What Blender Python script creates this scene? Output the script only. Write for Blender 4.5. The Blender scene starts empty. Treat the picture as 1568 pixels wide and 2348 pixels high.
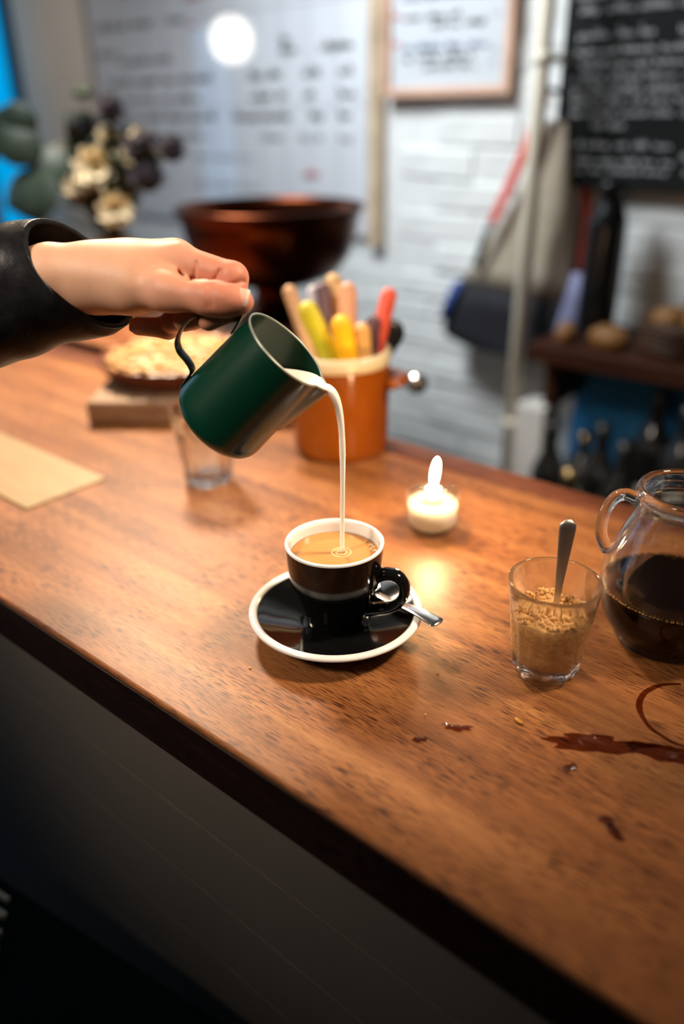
import bpy, bmesh, math, random
import numpy as np
from mathutils import Vector, Matrix, noise as mnoise

scene = bpy.context.scene
COL = scene.collection
PI = math.pi
CT = 1.0                                   # counter top height

# ------------------------------------------------------------------ camera
cam_data = bpy.data.cameras.new('camera')
cam = bpy.data.objects.new('camera', cam_data)
COL.objects.link(cam)
cam.matrix_world = Matrix(((0.7664, -0.2793, 0.5785, 0.3621),
                           (0.6422, 0.3521, -0.6808, -0.2623),
                           (-0.0135, 0.8933, 0.4493, 1.3850),
                           (0, 0, 0, 1)))
cam_data.sensor_fit = 'HORIZONTAL'
cam_data.sensor_width = 24.0
cam_data.lens = 28.0
cam_data.clip_start = 0.02
cam_data.dof.use_dof = True
cam_data.dof.focus_distance = 0.60
cam_data.dof.aperture_fstop = 1.65
scene.camera = cam

# ------------------------------------------------------------------ world, lights, exposure
world = bpy.data.worlds.new('dusk')
scene.world = world
world.use_nodes = True
world.node_tree.nodes['Background'].inputs[0].default_value = (0.30, 0.32, 0.36, 1)
world.node_tree.nodes['Background'].inputs[1].default_value = 0.05

def area_light(name, loc, target, size, power, color, size_y=None, spread=180):
    l = bpy.data.lights.new(name, 'AREA')
    l.energy = power
    l.color = color
    l.spread = math.radians(spread)
    if size_y:
        l.shape = 'RECTANGLE'
        l.size = size
        l.size_y = size_y
    else:
        l.shape = 'DISK'
        l.size = size
    o = bpy.data.objects.new(name, l)
    COL.objects.link(o)
    o.location = loc
    o.rotation_euler = (Vector(target) - Vector(loc)).to_track_quat('-Z', 'Y').to_euler()
    return o

area_light('pendant_light', (-1.15, 0.78, 2.05), (-0.62, 0.44, 1.0), 0.26, 7.8, (1.0, 0.79, 0.57), None, 78)
area_light('front_spot_light', (-0.35, -1.05, 2.30), (-0.17, 0.14, 1.22), 0.50, 0.95, (1.0, 0.85, 0.70), None, 28)
area_light('pitcher_fill_light', (0.75, 0.85, 2.30), (-0.06, 0.24, 1.18), 0.25, 1.5, (1.0, 0.80, 0.60), None, 34)  # unseen fill lamp added to brighten the pitcher's inside and the milk stream
gl_ = bpy.data.lights.new('globe_lamp', 'POINT')
gl_.energy = 3.2
gl_.color = (1.0, 0.95, 0.86)
gl_.shadow_soft_size = 0.075
glo = bpy.data.objects.new('globe_lamp', gl_)
COL.objects.link(glo)
glo.location = (-2.2, 0.80, 1.63)
area_light('wall_washer_light', (-0.95, 0.60, 2.25), (-0.72, 1.5, 0.95), 0.5, 9.5, (0.90, 0.96, 1.0), None, 110)
area_light('shopfront_daylight', (-2.45, 0.05, 1.75), (-0.4, 0.6, 1.05), 0.7, 1.6, (0.60, 0.82, 1.0), 1.0)

scene.view_settings.view_transform = 'Standard'
scene.view_settings.look = 'None'
scene.view_settings.gamma = 1.0
scene.view_settings.use_curve_mapping = False
scene.view_settings.exposure = 0.38
scene.cycles.transparent_max_bounces = 48
scene.cycles.max_bounces = 16
scene.cycles.transmission_bounces = 16

# ------------------------------------------------------------------ materials
def mat(name, color=(0.5, 0.5, 0.5), rough=0.5, metal=0.0, spec=0.5, trans=0.0, ior=1.45, coat=0.0,
        emit=None, estr=0.0, sss=0.0, sheen=0.0):
    m = bpy.data.materials.new(name)
    m.use_nodes = True
    b = m.node_tree.nodes['Principled BSDF']
    b.inputs['Base Color'].default_value = (*color, 1)
    b.inputs['Roughness'].default_value = rough
    b.inputs['Metallic'].default_value = metal
    b.inputs['Specular IOR Level'].default_value = spec
    b.inputs['Transmission Weight'].default_value = trans
    b.inputs['IOR'].default_value = ior
    b.inputs['Coat Weight'].default_value = coat
    b.inputs['Coat Roughness'].default_value = 0.08
    b.inputs['Sheen Weight'].default_value = sheen
    if sss:
        b.inputs['Subsurface Weight'].default_value = sss
        b.inputs['Subsurface Radius'].default_value = (1.0, 0.35, 0.2)
        b.inputs['Subsurface Scale'].default_value = 0.004
    if emit:
        b.inputs['Emission Color'].default_value = (*emit, 1)
        b.inputs['Emission Strength'].default_value = estr
    return m

def nodes_of(m):
    nt = m.node_tree
    return nt, nt.nodes, nt.links, nt.nodes['Principled BSDF']

def tex_coord(m, scale=(1, 1, 1), rot=(0, 0, 0), kind='Object'):
    nt, N, L, b = nodes_of(m)
    tc = N.new('ShaderNodeTexCoord')
    mp = N.new('ShaderNodeMapping')
    mp.inputs['Scale'].default_value = scale
    mp.inputs['Rotation'].default_value = rot
    L.new(tc.outputs[kind], mp.inputs['Vector'])
    return mp.outputs['Vector']

def noise_tex(m, vec, scale=5.0, detail=4.0, rough=0.5, dist=0.0):
    nt, N, L, b = nodes_of(m)
    n = N.new('ShaderNodeTexNoise')
    n.inputs['Scale'].default_value = scale
    n.inputs['Detail'].default_value = detail
    n.inputs['Roughness'].default_value = rough
    n.inputs['Distortion'].default_value = dist
    L.new(vec, n.inputs['Vector'])
    return n.outputs['Fac']

def ramp(m, fac, stops):
    nt, N, L, b = nodes_of(m)
    r = N.new('ShaderNodeValToRGB')
    cr = r.color_ramp
    cr.elements[0].position, cr.elements[0].color = stops[0][0], (*stops[0][1], 1)
    cr.elements[1].position, cr.elements[1].color = stops[-1][0], (*stops[-1][1], 1)
    for p, c in stops[1:-1]:
        e = cr.elements.new(p)
        e.color = (*c, 1)
    L.new(fac, r.inputs['Fac'])
    return r.outputs['Color']

def mixc(m, fac, a, b_, mode='MIX'):
    nt, N, L, b = nodes_of(m)
    n = N.new('ShaderNodeMix')
    n.data_type = 'RGBA'
    n.blend_type = mode
    for sock, v in ((n.inputs[0], fac), (n.inputs[6], a), (n.inputs[7], b_)):
        if isinstance(v, (int, float)):
            sock.default_value = v
        elif isinstance(v, tuple):
            sock.default_value = (*v, 1)
        else:
            L.new(v, sock)
    return n.outputs[2]

def set_color(m, sock):
    nt, N, L, b = nodes_of(m)
    L.new(sock, b.inputs['Base Color'])

def bump(m, fac, strength=0.3, dist=0.002):
    nt, N, L, b = nodes_of(m)
    bp = N.new('ShaderNodeBump')
    bp.inputs['Strength'].default_value = strength
    bp.inputs['Distance'].default_value = dist
    L.new(fac, bp.inputs['Height'])
    L.new(bp.outputs['Normal'], b.inputs['Normal'])

def noisy(name, c1, c2, scale=8.0, rough=0.5, bstr=0.2, bdist=0.002, stretch=(1, 1, 1), detail=5.0, **k):
    m = mat(name, c1, rough, **k)
    v = tex_coord(m, stretch)
    f = noise_tex(m, v, scale, detail, 0.6)
    set_color(m, ramp(m, f, [(0.3, c1), (0.7, c2)]))
    if bstr:
        bump(m, f, bstr, bdist)
    return m

def wood(name, dark, mid, light, grain=1.0, rough=0.38, pores=True, rot=(0, 0, 0), coat=0.0):
    m = mat(name, mid, rough, coat=coat, spec=0.32)
    v = tex_coord(m, (2.2 * grain, 34 * grain, 34 * grain), rot)
    f = noise_tex(m, v, 1.0, 6.0, 0.62, 0.6)
    c = ramp(m, f, [(0.28, dark), (0.5, mid), (0.72, light)])
    vb = tex_coord(m, (3.0 * grain, 9.0 * grain, 9.0 * grain), rot)
    fb = noise_tex(m, vb, 1.0, 3.0, 0.5)
    c = mixc(m, 0.5, c, ramp(m, fb, [(0.3, (0.55, 0.50, 0.48)), (0.7, (1.2, 1.15, 1.1))]), 'MULTIPLY')
    if pores:
        vp = tex_coord(m, (70 * grain, 1000 * grain, 1000 * grain), rot)
        fp = noise_tex(m, vp, 1.0, 2.0, 0.5)
        vq = tex_coord(m, (12 * grain, 30 * grain, 30 * grain), rot)
        fq = noise_tex(m, vq, 1.0, 2.0, 0.5)
        pm = ramp(m, fp, [(0.40, (0.20, 0.13, 0.10)), (0.50, (1, 1, 1))])
        pq = ramp(m, fq, [(0.42, (0, 0, 0)), (0.62, (1, 1, 1))])
        c2 = mixc(m, 1.0, c, pm, 'MULTIPLY')
        nt, N, L, b = nodes_of(m)
        c = mixc(m, pq, c2, mixc(m, 0.35, c, pm, 'MULTIPLY'))
        bump(m, fp, 0.12, 0.0006)
    set_color(m, c)
    nt, N, L, b = nodes_of(m)
    mr = N.new('ShaderNodeMapRange')
    mr.inputs['To Min'].default_value = rough - 0.08
    mr.inputs['To Max'].default_value = rough + 0.12
    L.new(fb, mr.inputs['Value'])
    L.new(mr.outputs['Result'], b.inputs['Roughness'])
    return m

def thin_glass(name, tint=(0.97, 0.99, 0.98), refl=1.0):
    """Thin-walled clear glass: light passes straight on, Fresnel reflection on top."""
    m = bpy.data.materials.new(name)
    m.use_nodes = True
    nt = m.node_tree
    N, L = nt.nodes, nt.links
    N.remove(N['Principled BSDF'])
    out = N['Material Output']
    tr = N.new('ShaderNodeBsdfTransparent')
    tr.inputs[0].default_value = (*tint, 1)
    gl = N.new('ShaderNodeBsdfGlossy')
    gl.inputs['Roughness'].default_value = 0.02
    lw = N.new('ShaderNodeLayerWeight')
    lw.inputs['Blend'].default_value = 0.5
    pw = N.new('ShaderNodeMath')
    pw.operation = 'POWER'
    pw.inputs[1].default_value = 5.0
    L.new(lw.outputs['Facing'], pw.inputs[0])
    fr = N.new('ShaderNodeMath')
    fr.operation = 'MULTIPLY_ADD'
    fr.inputs[1].default_value = 0.96
    fr.inputs[2].default_value = 0.04
    L.new(pw.outputs[0], fr.inputs[0])
    mul = N.new('ShaderNodeMath')
    mul.operation = 'MULTIPLY'
    mul.inputs[1].default_value = refl
    mul.use_clamp = True
    mx = N.new('ShaderNodeMixShader')
    L.new(fr.outputs[0], mul.inputs[0])
    L.new(mul.outputs[0], mx.inputs[0])
    L.new(tr.outputs[0], mx.inputs[1])
    L.new(gl.outputs[0], mx.inputs[2])
    L.new(mx.outputs[0], out.inputs['Surface'])
    return m

def emission(name, color, strength):
    m = bpy.data.materials.new(name)
    m.use_nodes = True
    nt = m.node_tree
    N, L = nt.nodes, nt.links
    N.remove(N['Principled BSDF'])
    e = N.new('ShaderNodeEmission')
    e.inputs[0].default_value = (*color, 1)
    e.inputs[1].default_value = strength
    L.new(e.outputs[0], N['Material Output'].inputs['Surface'])
    return m

def tableware_glass(name, tint=(0.97, 0.99, 0.98), k=0.5):
    """Clear glass: refraction plus straight-through transmission so that light reaches what stands behind it."""
    m = thin_glass(name, tint, 0.5)
    nt = m.node_tree
    N, L = nt.nodes, nt.links
    out = N['Material Output']
    thin = out.inputs['Surface'].links[0].from_socket
    g = N.new('ShaderNodeBsdfGlass')
    g.inputs['Color'].default_value = (*tint, 1)
    g.inputs['Roughness'].default_value = 0.0
    g.inputs['IOR'].default_value = 1.45
    mx = N.new('ShaderNodeMixShader')
    mx.inputs[0].default_value = k
    L.new(thin, mx.inputs[1])
    L.new(g.outputs[0], mx.inputs[2])
    L.new(mx.outputs[0], out.inputs['Surface'])
    return m

M = {}
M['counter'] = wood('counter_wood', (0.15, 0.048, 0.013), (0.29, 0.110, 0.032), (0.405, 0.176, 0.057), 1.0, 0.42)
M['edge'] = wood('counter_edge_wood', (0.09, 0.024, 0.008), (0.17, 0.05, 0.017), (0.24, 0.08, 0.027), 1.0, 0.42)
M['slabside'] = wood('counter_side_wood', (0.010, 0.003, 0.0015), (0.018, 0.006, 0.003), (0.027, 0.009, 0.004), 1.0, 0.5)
M['panel'] = noisy('painted_panel', (0.125, 0.108, 0.092), (0.155, 0.134, 0.114), 3.0, 0.36, 0.08, 0.001)
M['floor'] = noisy('floor_dark', (0.03, 0.025, 0.022), (0.06, 0.05, 0.04), 6.0, 0.5)
M['ceiling'] = noisy('ceiling_paint', (0.52, 0.5, 0.46), (0.56, 0.54, 0.5), 3.0, 0.8)
M['plaster'] = noisy('wall_plaster', (0.74, 0.63, 0.52), (0.80, 0.69, 0.57), 4.0, 0.75)
M['mortar'] = noisy('painted_mortar', (0.64, 0.65, 0.64), (0.76, 0.77, 0.76), 30.0, 0.7)
M['brick'] = noisy('white_painted_brick', (0.66, 0.67, 0.65), (0.82, 0.83, 0.81), 14.0, 0.55, 0.5, 0.004)
M['roomwall'] = noisy('room_wall', (0.26, 0.22, 0.18), (0.31, 0.26, 0.21), 3.0, 0.8)
M['window_sky'] = emission('window_daylight', (0.0, 0.42, 0.92), 0.68)
M['window_sky_pale'] = emission('window_daylight_pale', (0.22, 0.55, 1.0), 1.6)
M['window_sky_dim'] = emission('window_daylight_dim', (0.30, 0.55, 0.9), 0.6)
M['frame_dark'] = mat('window_frame_dark', (0.05, 0.05, 0.055), 0.4)
M['whiteboard'] = noisy('whiteboard_enamel', (0.58, 0.60, 0.64), (0.63, 0.65, 0.68), 3.0, 0.07, 0.02, coat=0.6)
M['ink'] = mat('marker_ink', (0.13, 0.12, 0.12), 0.5)
M['ink_pale'] = mat('marker_ink_faded', (0.36, 0.36, 0.39), 0.5)
M['ink_red'] = mat('marker_ink_red', (0.75, 0.16, 0.14), 0.5)
M['ink_blue'] = mat('marker_ink_blue', (0.16, 0.2, 0.34), 0.5)
M['lightwood'] = wood('pale_wood', (0.42, 0.32, 0.21), (0.52, 0.41, 0.28), (0.60, 0.49, 0.35), 1.2, 0.5, False)
M['framewood'] = wood('frame_wood', (0.52, 0.31, 0.21), (0.62, 0.39, 0.28), (0.69, 0.46, 0.34), 1.2, 0.5, False)
M['paper'] = noisy('menu_paper', (0.50, 0.53, 0.56), (0.55, 0.58, 0.61), 3.0, 0.3, 0.02)
M['slate'] = noisy('chalkboard_slate', (0.004, 0.005, 0.005), (0.010, 0.011, 0.011), 5.0, 0.8, 0.1, spec=0.2)
M['chalk'] = mat('chalk', (0.46, 0.47, 0.48), 0.9)
M['pole'] = noisy('cream_pipe_paint', (0.74, 0.67, 0.53), (0.80, 0.73, 0.59), 6.0, 0.45)
M['canvas'] = noisy('beige_canvas', (0.34, 0.285, 0.215), (0.39, 0.33, 0.25), 60.0, 0.85, 0.3, 0.001)
M['navy'] = noisy('navy_canvas', (0.006, 0.006, 0.010), (0.012, 0.011, 0.016), 40.0, 0.8, 0.3, 0.001)
M['cobalt'] = mat('cobalt_trim', (0.03, 0.07, 0.28), 0.7)
M['lavender'] = noisy('lavender_cloth', (0.2, 0.21, 0.36), (0.26, 0.27, 0.42), 40.0, 0.85)
M['redstrap'] = noisy('red_webbing', (0.55, 0.07, 0.045), (0.66, 0.1, 0.07), 50.0, 0.75)
M['black'] = mat('black_plastic', (0.012, 0.012, 0.013), 0.35)
M['shelf'] = wood('shelf_wood', (0.025, 0.008, 0.004), (0.05, 0.016, 0.007), (0.075, 0.024, 0.010), 1.0, 0.4)
M['blackbottle'] = mat('black_bottle', (0.006, 0.006, 0.006), 0.22)
M['darkglass'] = mat('dark_bottle_glass', (0.010, 0.010, 0.009), 0.08, spec=0.7, coat=0.5)
M['foil'] = mat('bottle_foil', (0.45, 0.33, 0.16), 0.25, metal=0.9)
M['bottlelabel'] = noisy('bottle_label_paper', (0.28, 0.24, 0.18), (0.36, 0.31, 0.23), 20, 0.6)
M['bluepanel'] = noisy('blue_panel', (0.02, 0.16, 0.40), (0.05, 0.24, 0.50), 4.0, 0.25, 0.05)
M['whitecard'] = noisy('white_card', (0.55, 0.53, 0.5), (0.62, 0.6, 0.57), 8.0, 0.6)
M['bread'] = noisy('bread_crust', (0.14, 0.055, 0.012), (0.26, 0.12, 0.03), 18.0, 0.6, 0.5, 0.004)
M['wicker'] = noisy('dark_wicker', (0.045, 0.022, 0.01), (0.1, 0.05, 0.022), 60.0, 0.55, 0.6, 0.004)
M['steel'] = mat('steel', (0.72, 0.71, 0.69), 0.16, metal=1.0)
M['copper'] = noisy('aged_copper', (0.065, 0.016, 0.006), (0.11, 0.030, 0.011), 5.0, 0.30, 0.05, 0.002, metal=1.0)
M['terracotta'] = noisy('terracotta', (0.45, 0.19, 0.07), (0.55, 0.25, 0.1), 12.0, 0.7)
M['stem'] = noisy('stem_green', (0.05, 0.075, 0.02), (0.085, 0.11, 0.035), 30.0, 0.6)
M['eucalyptus'] = noisy('eucalyptus_leaf', (0.020, 0.036, 0.024), (0.040, 0.062, 0.042), 14.0, 0.5)
M['leafdark'] = noisy('dark_leaf', (0.018, 0.032, 0.012), (0.04, 0.06, 0.022), 20.0, 0.55)
M['cream'] = noisy('cream_petal', (0.66, 0.54, 0.33), (0.82, 0.73, 0.52), 30.0, 0.6)
M['creamcore'] = noisy('ochre_flower_core', (0.3, 0.2, 0.05), (0.42, 0.3, 0.08), 40.0, 0.7)
M['thistle'] = noisy('purple_thistle', (0.014, 0.009, 0.014), (0.040, 0.026, 0.040), 40.0, 0.7)
M['tablewood'] = wood('back_table_wood', (0.22, 0.07, 0.022), (0.34, 0.125, 0.045), (0.44, 0.19, 0.075), 1.0, 0.4)
M['boardwood'] = wood('board_wood', (0.26, 0.145, 0.078), (0.35, 0.215, 0.125), (0.42, 0.28, 0.17), 1.2, 0.5)
M['pastry'] = noisy('tart_top', (0.36, 0.15, 0.022), (0.54, 0.29, 0.075), 26.0, 0.45, 0.6, 0.006)
M['crumble'] = noisy('tart_flakes', (0.44, 0.21, 0.04), (0.60, 0.36, 0.11), 30.0, 0.5)
M['dish'] = noisy('brown_dish', (0.11, 0.03, 0.014), (0.16, 0.045, 0.02), 8.0, 0.22)
M['lilacrim'] = noisy('lilac_glaze', (0.26, 0.17, 0.22), (0.32, 0.22, 0.26), 8.0, 0.3)
M['kraft'] = noisy('kraft_card', (0.26, 0.165, 0.066), (0.32, 0.21, 0.088), 16.0, 0.5, 0.05, 0.001, (1, 6, 6))
M['crock'] = noisy('honey_glaze', (0.195, 0.041, 0.002), (0.255, 0.062, 0.004), 7.0, 0.12, 0.04, 0.002)
M['crockrim'] = noisy('cream_glaze', (0.60, 0.50, 0.31), (0.68, 0.58, 0.38), 12.0, 0.25, 0.04)
M['crockin'] = noisy('crock_inside', (0.12, 0.08, 0.045), (0.16, 0.11, 0.06), 10.0, 0.5)
M['pitcher'] = noisy('green_enamel', (0.0008, 0.026, 0.0135), (0.001, 0.032, 0.017), 900.0, 0.30, 0.03, 0.0002, coat=0.15)
M['pitcherrim'] = mat('worn_rim_metal', (0.50, 0.52, 0.42), 0.32, metal=0.7)
M['milk'] = mat('milk', (0.95, 0.90, 0.77), 0.25, sss=0.25)
M['blackglaze'] = mat('black_glaze', (0.004, 0.004, 0.004), 0.07, spec=0.3)
M['whiteglaze'] = mat('white_glaze', (0.78, 0.78, 0.75), 0.12, coat=0.3)
M['coffee'] = mat('milky_coffee', (0.50, 0.225, 0.062), 0.10)
M['foam'] = noisy('coffee_foam', (0.62, 0.36, 0.13), (0.75, 0.5, 0.24), 300.0, 0.25)
M['bubble'] = thin_glass('foam_bubble', (0.95, 0.85, 0.65), 1.6)
M['spoonsteel'] = mat('polished_steel', (0.80, 0.79, 0.77), 0.13, metal=1.0)
M['glass'] = tableware_glass('clear_glass', (0.985, 0.995, 0.99), 0.82)
M['thinglass'] = thin_glass('thin_clear_glass', (0.97, 0.985, 0.98), 1.5)
M['candleglass'] = tableware_glass('candle_glass', (0.995, 0.99, 0.97), 0.22)
M['wax'] = mat('gel_wax', (0.97, 0.90, 0.78), 0.15, trans=0.45, ior=1.2, sss=0.3)
M['flame'] = emission('flame_glow', (1.0, 0.80, 0.50), 60.0)
M['flamebase'] = emission('flame_base_glow', (0.22, 0.62, 1.0), 3.0)
M['sugar'] = noisy('brown_sugar', (0.56, 0.26, 0.07), (0.82, 0.48, 0.18), 260.0, 0.7, 0.9, 0.002)
M['darkcoffee'] = mat('black_coffee', (0.006, 0.002, 0.001), 0.05, spec=0.12)
M['goldbubble'] = mat('golden_bubble', (0.55, 0.28, 0.04), 0.15, coat=0.4)
M['spill'] = thin_glass('coffee_spill', (0.52, 0.34, 0.25), 1.0)
M['leather'] = noisy('black_leather', (0.006, 0.006, 0.007), (0.011, 0.011, 0.013), 160.0, 0.36, 0.35, 0.0012, spec=0.16)
M['nail'] = mat('fingernail', (0.68, 0.37, 0.28), 0.22, sss=0.1)
M['nailtip'] = mat('fingernail_tip', (0.72, 0.52, 0.40), 0.25)
M['teal'] = noisy('dark_teal_wool', (0.002, 0.008, 0.009), (0.005, 0.014, 0.016), 220.0, 0.95, 0.6, 0.002, spec=0.1)
M['palethread'] = noisy('pale_thread', (0.4, 0.4, 0.34), (0.52, 0.52, 0.45), 120.0, 0.8)
M['stool'] = noisy('stool_frame', (0.02, 0.014, 0.01), (0.04, 0.026, 0.018), 12.0, 0.5)

m = mat('skin', (0.60, 0.33, 0.22), 0.5, spec=0.3, sss=0.3)
v = tex_coord(m, (1, 1, 1))
f = noise_tex(m, v, 30.0, 5.0, 0.6)
nt, N, L, b = nodes_of(m)
sx = N.new('ShaderNodeSeparateXYZ')
L.new(v, sx.inputs[0])
mr = N.new('ShaderNodeMapRange')
mr.inputs['From Min'].default_value = -0.035
mr.inputs['From Max'].default_value = 0.035
L.new(sx.outputs['X'], mr.inputs['Value'])
c = mixc(m, mr.outputs['Result'], (0.58, 0.335, 0.215), (0.54, 0.215, 0.135))
set_color(m, mixc(m, 0.5, c, ramp(m, f, [(0.3, (0.82, 0.75, 0.72)), (0.7, (1.1, 1.1, 1.1))]), 'MULTIPLY'))
fp = noise_tex(m, v, 420.0, 3.0, 0.6)
bump(m, fp, 0.10, 0.0006)
M['skin'] = m

# ------------------------------------------------------------------ helpers
def link(o, parent=None):
    COL.objects.link(o)
    if parent is not None:
        o.parent = parent
    return o

def mesh_obj(name, verts, faces, material, parent=None, smooth=True, mats=None, fmat=None):
    me = bpy.data.meshes.new(name)
    me.from_pydata([tuple(v) for v in verts], [], [tuple(f) for f in faces])
    if mats:
        for mm in mats:
            me.materials.append(mm)
        for i, p in enumerate(me.polygons):
            p.material_index = fmat[i]
    else:
        me.materials.append(material)
    if smooth:
        for p in me.polygons:
            p.use_smooth = True
    me.update()
    return link(bpy.data.objects.new(name, me), parent)

def tag(o, label=None, cat=None, group=None, kind=None):
    if label: o['label'] = label
    if cat: o['category'] = cat
    if group: o['group'] = group
    if kind: o['kind'] = kind
    return o

def empty(name, loc=(0, 0, 0), rot=(0, 0, 0)):
    o = bpy.data.objects.new(name, None)
    o.empty_display_size = 0.05
    o.location = loc
    o.rotation_euler = rot
    return link(o)

def box_data(x0, x1, y0, y1, z0, z1):
    v = [(x0, y0, z0), (x1, y0, z0), (x1, y1, z0), (x0, y1, z0), (x0, y0, z1), (x1, y0, z1), (x1, y1, z1), (x0, y1, z1)]
    f = [(0, 3, 2, 1), (4, 5, 6, 7), (0, 1, 5, 4), (1, 2, 6, 5), (2, 3, 7, 6), (3, 0, 4, 7)]
    return v, f

def box(name, x0, x1, y0, y1, z0, z1, material, parent=None, bev=0.0, seg=2):
    v, f = box_data(x0, x1, y0, y1, z0, z1)
    if bev <= 0:
        return mesh_obj(name, v, f, material, parent, smooth=False)
    bm = bmesh.new()
    bv = [bm.verts.new(q) for q in v]
    for q in f:
        bm.faces.new([bv[i] for i in q])
    bmesh.ops.bevel(bm, geom=list(bm.edges), offset=bev, segments=seg, affect='EDGES', profile=0.5)
    me = bpy.data.meshes.new(name)
    bm.to_mesh(me)
    bm.free()
    me.materials.append(material)
    return link(bpy.data.objects.new(name, me), parent)

def lathe_data(profile, n=48, closed=False):
    """profile of (r, z); r == 0 at an end closes to a point. closed joins last ring to first."""
    verts, faces, rings = [], [], []
    for r, z in profile:
        if r <= 1e-7:
            rings.append([len(verts)] * n)
            verts.append((0, 0, z))
        else:
            rings.append(list(range(len(verts), len(verts) + n)))
            for i in range(n):
                a = 2 * PI * i / n
                verts.append((r * math.cos(a), r * math.sin(a), z))
    pairs = list(zip(rings[:-1], rings[1:]))
    if closed:
        pairs.append((rings[-1], rings[0]))
    for A, B in pairs:
        for i in range(n):
            j = (i + 1) % n
            q = [A[i], A[j], B[j], B[i]]
            u = []
            for w in q:
                if w not in u:
                    u.append(w)
            if len(u) >= 3:
                faces.append(u)
    return verts, faces

def lathe(name, profile, material, parent=None, n=48, closed=False):
    v, f = lathe_data(profile, n, closed)
    return mesh_obj(name, v, f, material, parent)

def smooth_profile(pts, k=6):
    """Catmull-Rom through (r, z) points."""
    out = []
    P = [Vector((*p, 0)) for p in pts]
    for i in range(len(P) - 1):
        p0, p1, p2, p3 = P[max(i - 1, 0)], P[i], P[i + 1], P[min(i + 2, len(P) - 1)]
        for s in range(k):
            t = s / k
            q = 0.5 * ((2 * p1) + (p2 - p0) * t + (2 * p0 - 5 * p1 + 4 * p2 - p3) * t * t + (3 * p1 - p0 - 3 * p2 + p3) * t ** 3)
            out.append((max(q.x, 0), q.y))
    out.append((P[-1].x, P[-1].y))
    return out

def spline3(pts, k=6):
    P = [Vector(p) for p in pts]
    out = []
    for i in range(len(P) - 1):
        p0, p1, p2, p3 = P[max(i - 1, 0)], P[i], P[i + 1], P[min(i + 2, len(P) - 1)]
        for s in range(k):
            t = s / k
            out.append(0.5 * ((2 * p1) + (p2 - p0) * t + (2 * p0 - 5 * p1 + 4 * p2 - p3) * t * t + (3 * p1 - p0 - 3 * p2 + p3) * t ** 3))
    out.append(P[-1])
    return out

def tube_data(pts, radii, n=12, flat=(1.0, 1.0), up=None, cap=True):
    P = [Vector(p) for p in pts]
    if isinstance(radii, (int, float)):
        radii = [radii] * len(P)
    verts, faces = [], []
    ref = Vector(up) if up else None
    prev = None
    for i, p in enumerate(P):
        t = (P[min(i + 1, len(P) - 1)] - P[max(i - 1, 0)]).normalized()
        if ref is not None:
            a = (ref - t * ref.dot(t))
            a = a.normalized() if a.length > 1e-6 else prev
        elif prev is None:
            a = t.orthogonal().normalized()
        else:
            a = (prev - t * prev.dot(t)).normalized()
        prev = a
        b_ = t.cross(a)
        for k in range(n):
            w = 2 * PI * k / n
            verts.append(p + a * (math.cos(w) * radii[i] * flat[0]) + b_ * (math.sin(w) * radii[i] * flat[1]))
    for i in range(len(P) - 1):
        for k in range(n):
            l = (k + 1) % n
            faces.append((i * n + k, i * n + l, (i + 1) * n + l, (i + 1) * n + k))
    if cap:
        faces.append(tuple(range(n - 1, -1, -1)))
        faces.append(tuple(range((len(P) - 1) * n, len(P) * n)))
    return verts, faces

def tube(name, pts, radii, material, parent=None, n=12, flat=(1.0, 1.0), up=None):
    v, f = tube_data(pts, radii, n, flat, up)
    return mesh_obj(name, v, f, material, parent)

def capsule_radii(k, r, taper=1.0):
    """radii + parameters for a round-ended stick with k samples."""
    ts, rs = [], []
    for i in range(5):
        a = i / 4 * PI / 2
        ts.append((1 - math.cos(a)))
        rs.append(math.sin(a))
    return ts, rs

def stick(name, a, b_, r, material, parent=None, r2=None, n=12, flat=(1, 1)):
    """round-ended bar from a to b."""
    A, B = Vector(a), Vector(b_)
    d = (B - A)
    ln = d.length
    d.normalize()
    r2 = r if r2 is None else r2
    pts, rad = [], []
    for i in range(5):
        w = i / 4 * PI / 2
        pts.append(A + d * r * (1 - math.cos(w)))
        rad.append(max(r * math.sin(w), 1e-5))
    for i in range(4, -1, -1):
        w = i / 4 * PI / 2
        pts.append(B - d * r2 * (1 - math.cos(w)))
        rad.append(max(r2 * math.sin(w), 1e-5))
    return tube(name, pts, rad, material, parent, n, flat)

def merge(parts):
    V, F = [], []
    for v, f in parts:
        o = len(V)
        V += [tuple(q) for q in v]
        F += [tuple(i + o for i in q) for q in f]
    return V, F

def xform(data, mtx):
    v, f = data
    return [mtx @ Vector(q) for q in v], f

def blob_data(r, seed, sub=2, amp=0.25, squash=(1, 1, 1), freq=2.0):
    bm = bmesh.new()
    bmesh.ops.create_icosphere(bm, subdivisions=sub, radius=1.0)
    vs = []
    for v in bm.verts:
        k = 1 + amp * mnoise.noise(v.co * freq + Vector((seed * 3.1, seed * 1.7, seed * 0.9)))
        vs.append((v.co.x * r * squash[0] * k, v.co.y * r * squash[1] * k, v.co.z * r * squash[2] * k))
    fs = [[v.index for v in f.verts] for f in bm.faces]
    bm.free()
    return vs, fs

# ================================================================== THE ROOM
YW = 1.5        # face of the back wall
XL = -2.58      # shopfront wall on the left
def struct(o):
    o['kind'] = 'structure'
    return o

struct(box('floor', -2.8, 2.2, -3.2, 1.7, -0.05, 0.0, M['floor']))
struct(box('ceiling', -2.8, 2.2, -3.2, 1.7, 2.9, 2.95, M['ceiling']))
struct(box('wall_front', -2.8, 2.2, -3.25, -3.2, 0, 2.9, M['roomwall']))
struct(box('wall_right', 2.2, 2.25, -3.2, 1.7, 0, 2.9, M['roomwall']))
wall_back = struct(box('wall_back', -2.62, 2.2, YW - 0.0055, YW + 0.16, 0, 2.9, M['mortar']))
# smooth plastered stretch beside the whiteboard
struct(box('trim_1', -2.58, -2.16, YW - 0.018, YW - 0.0056, 0.0, 2.9, M['plaster']))

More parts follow.
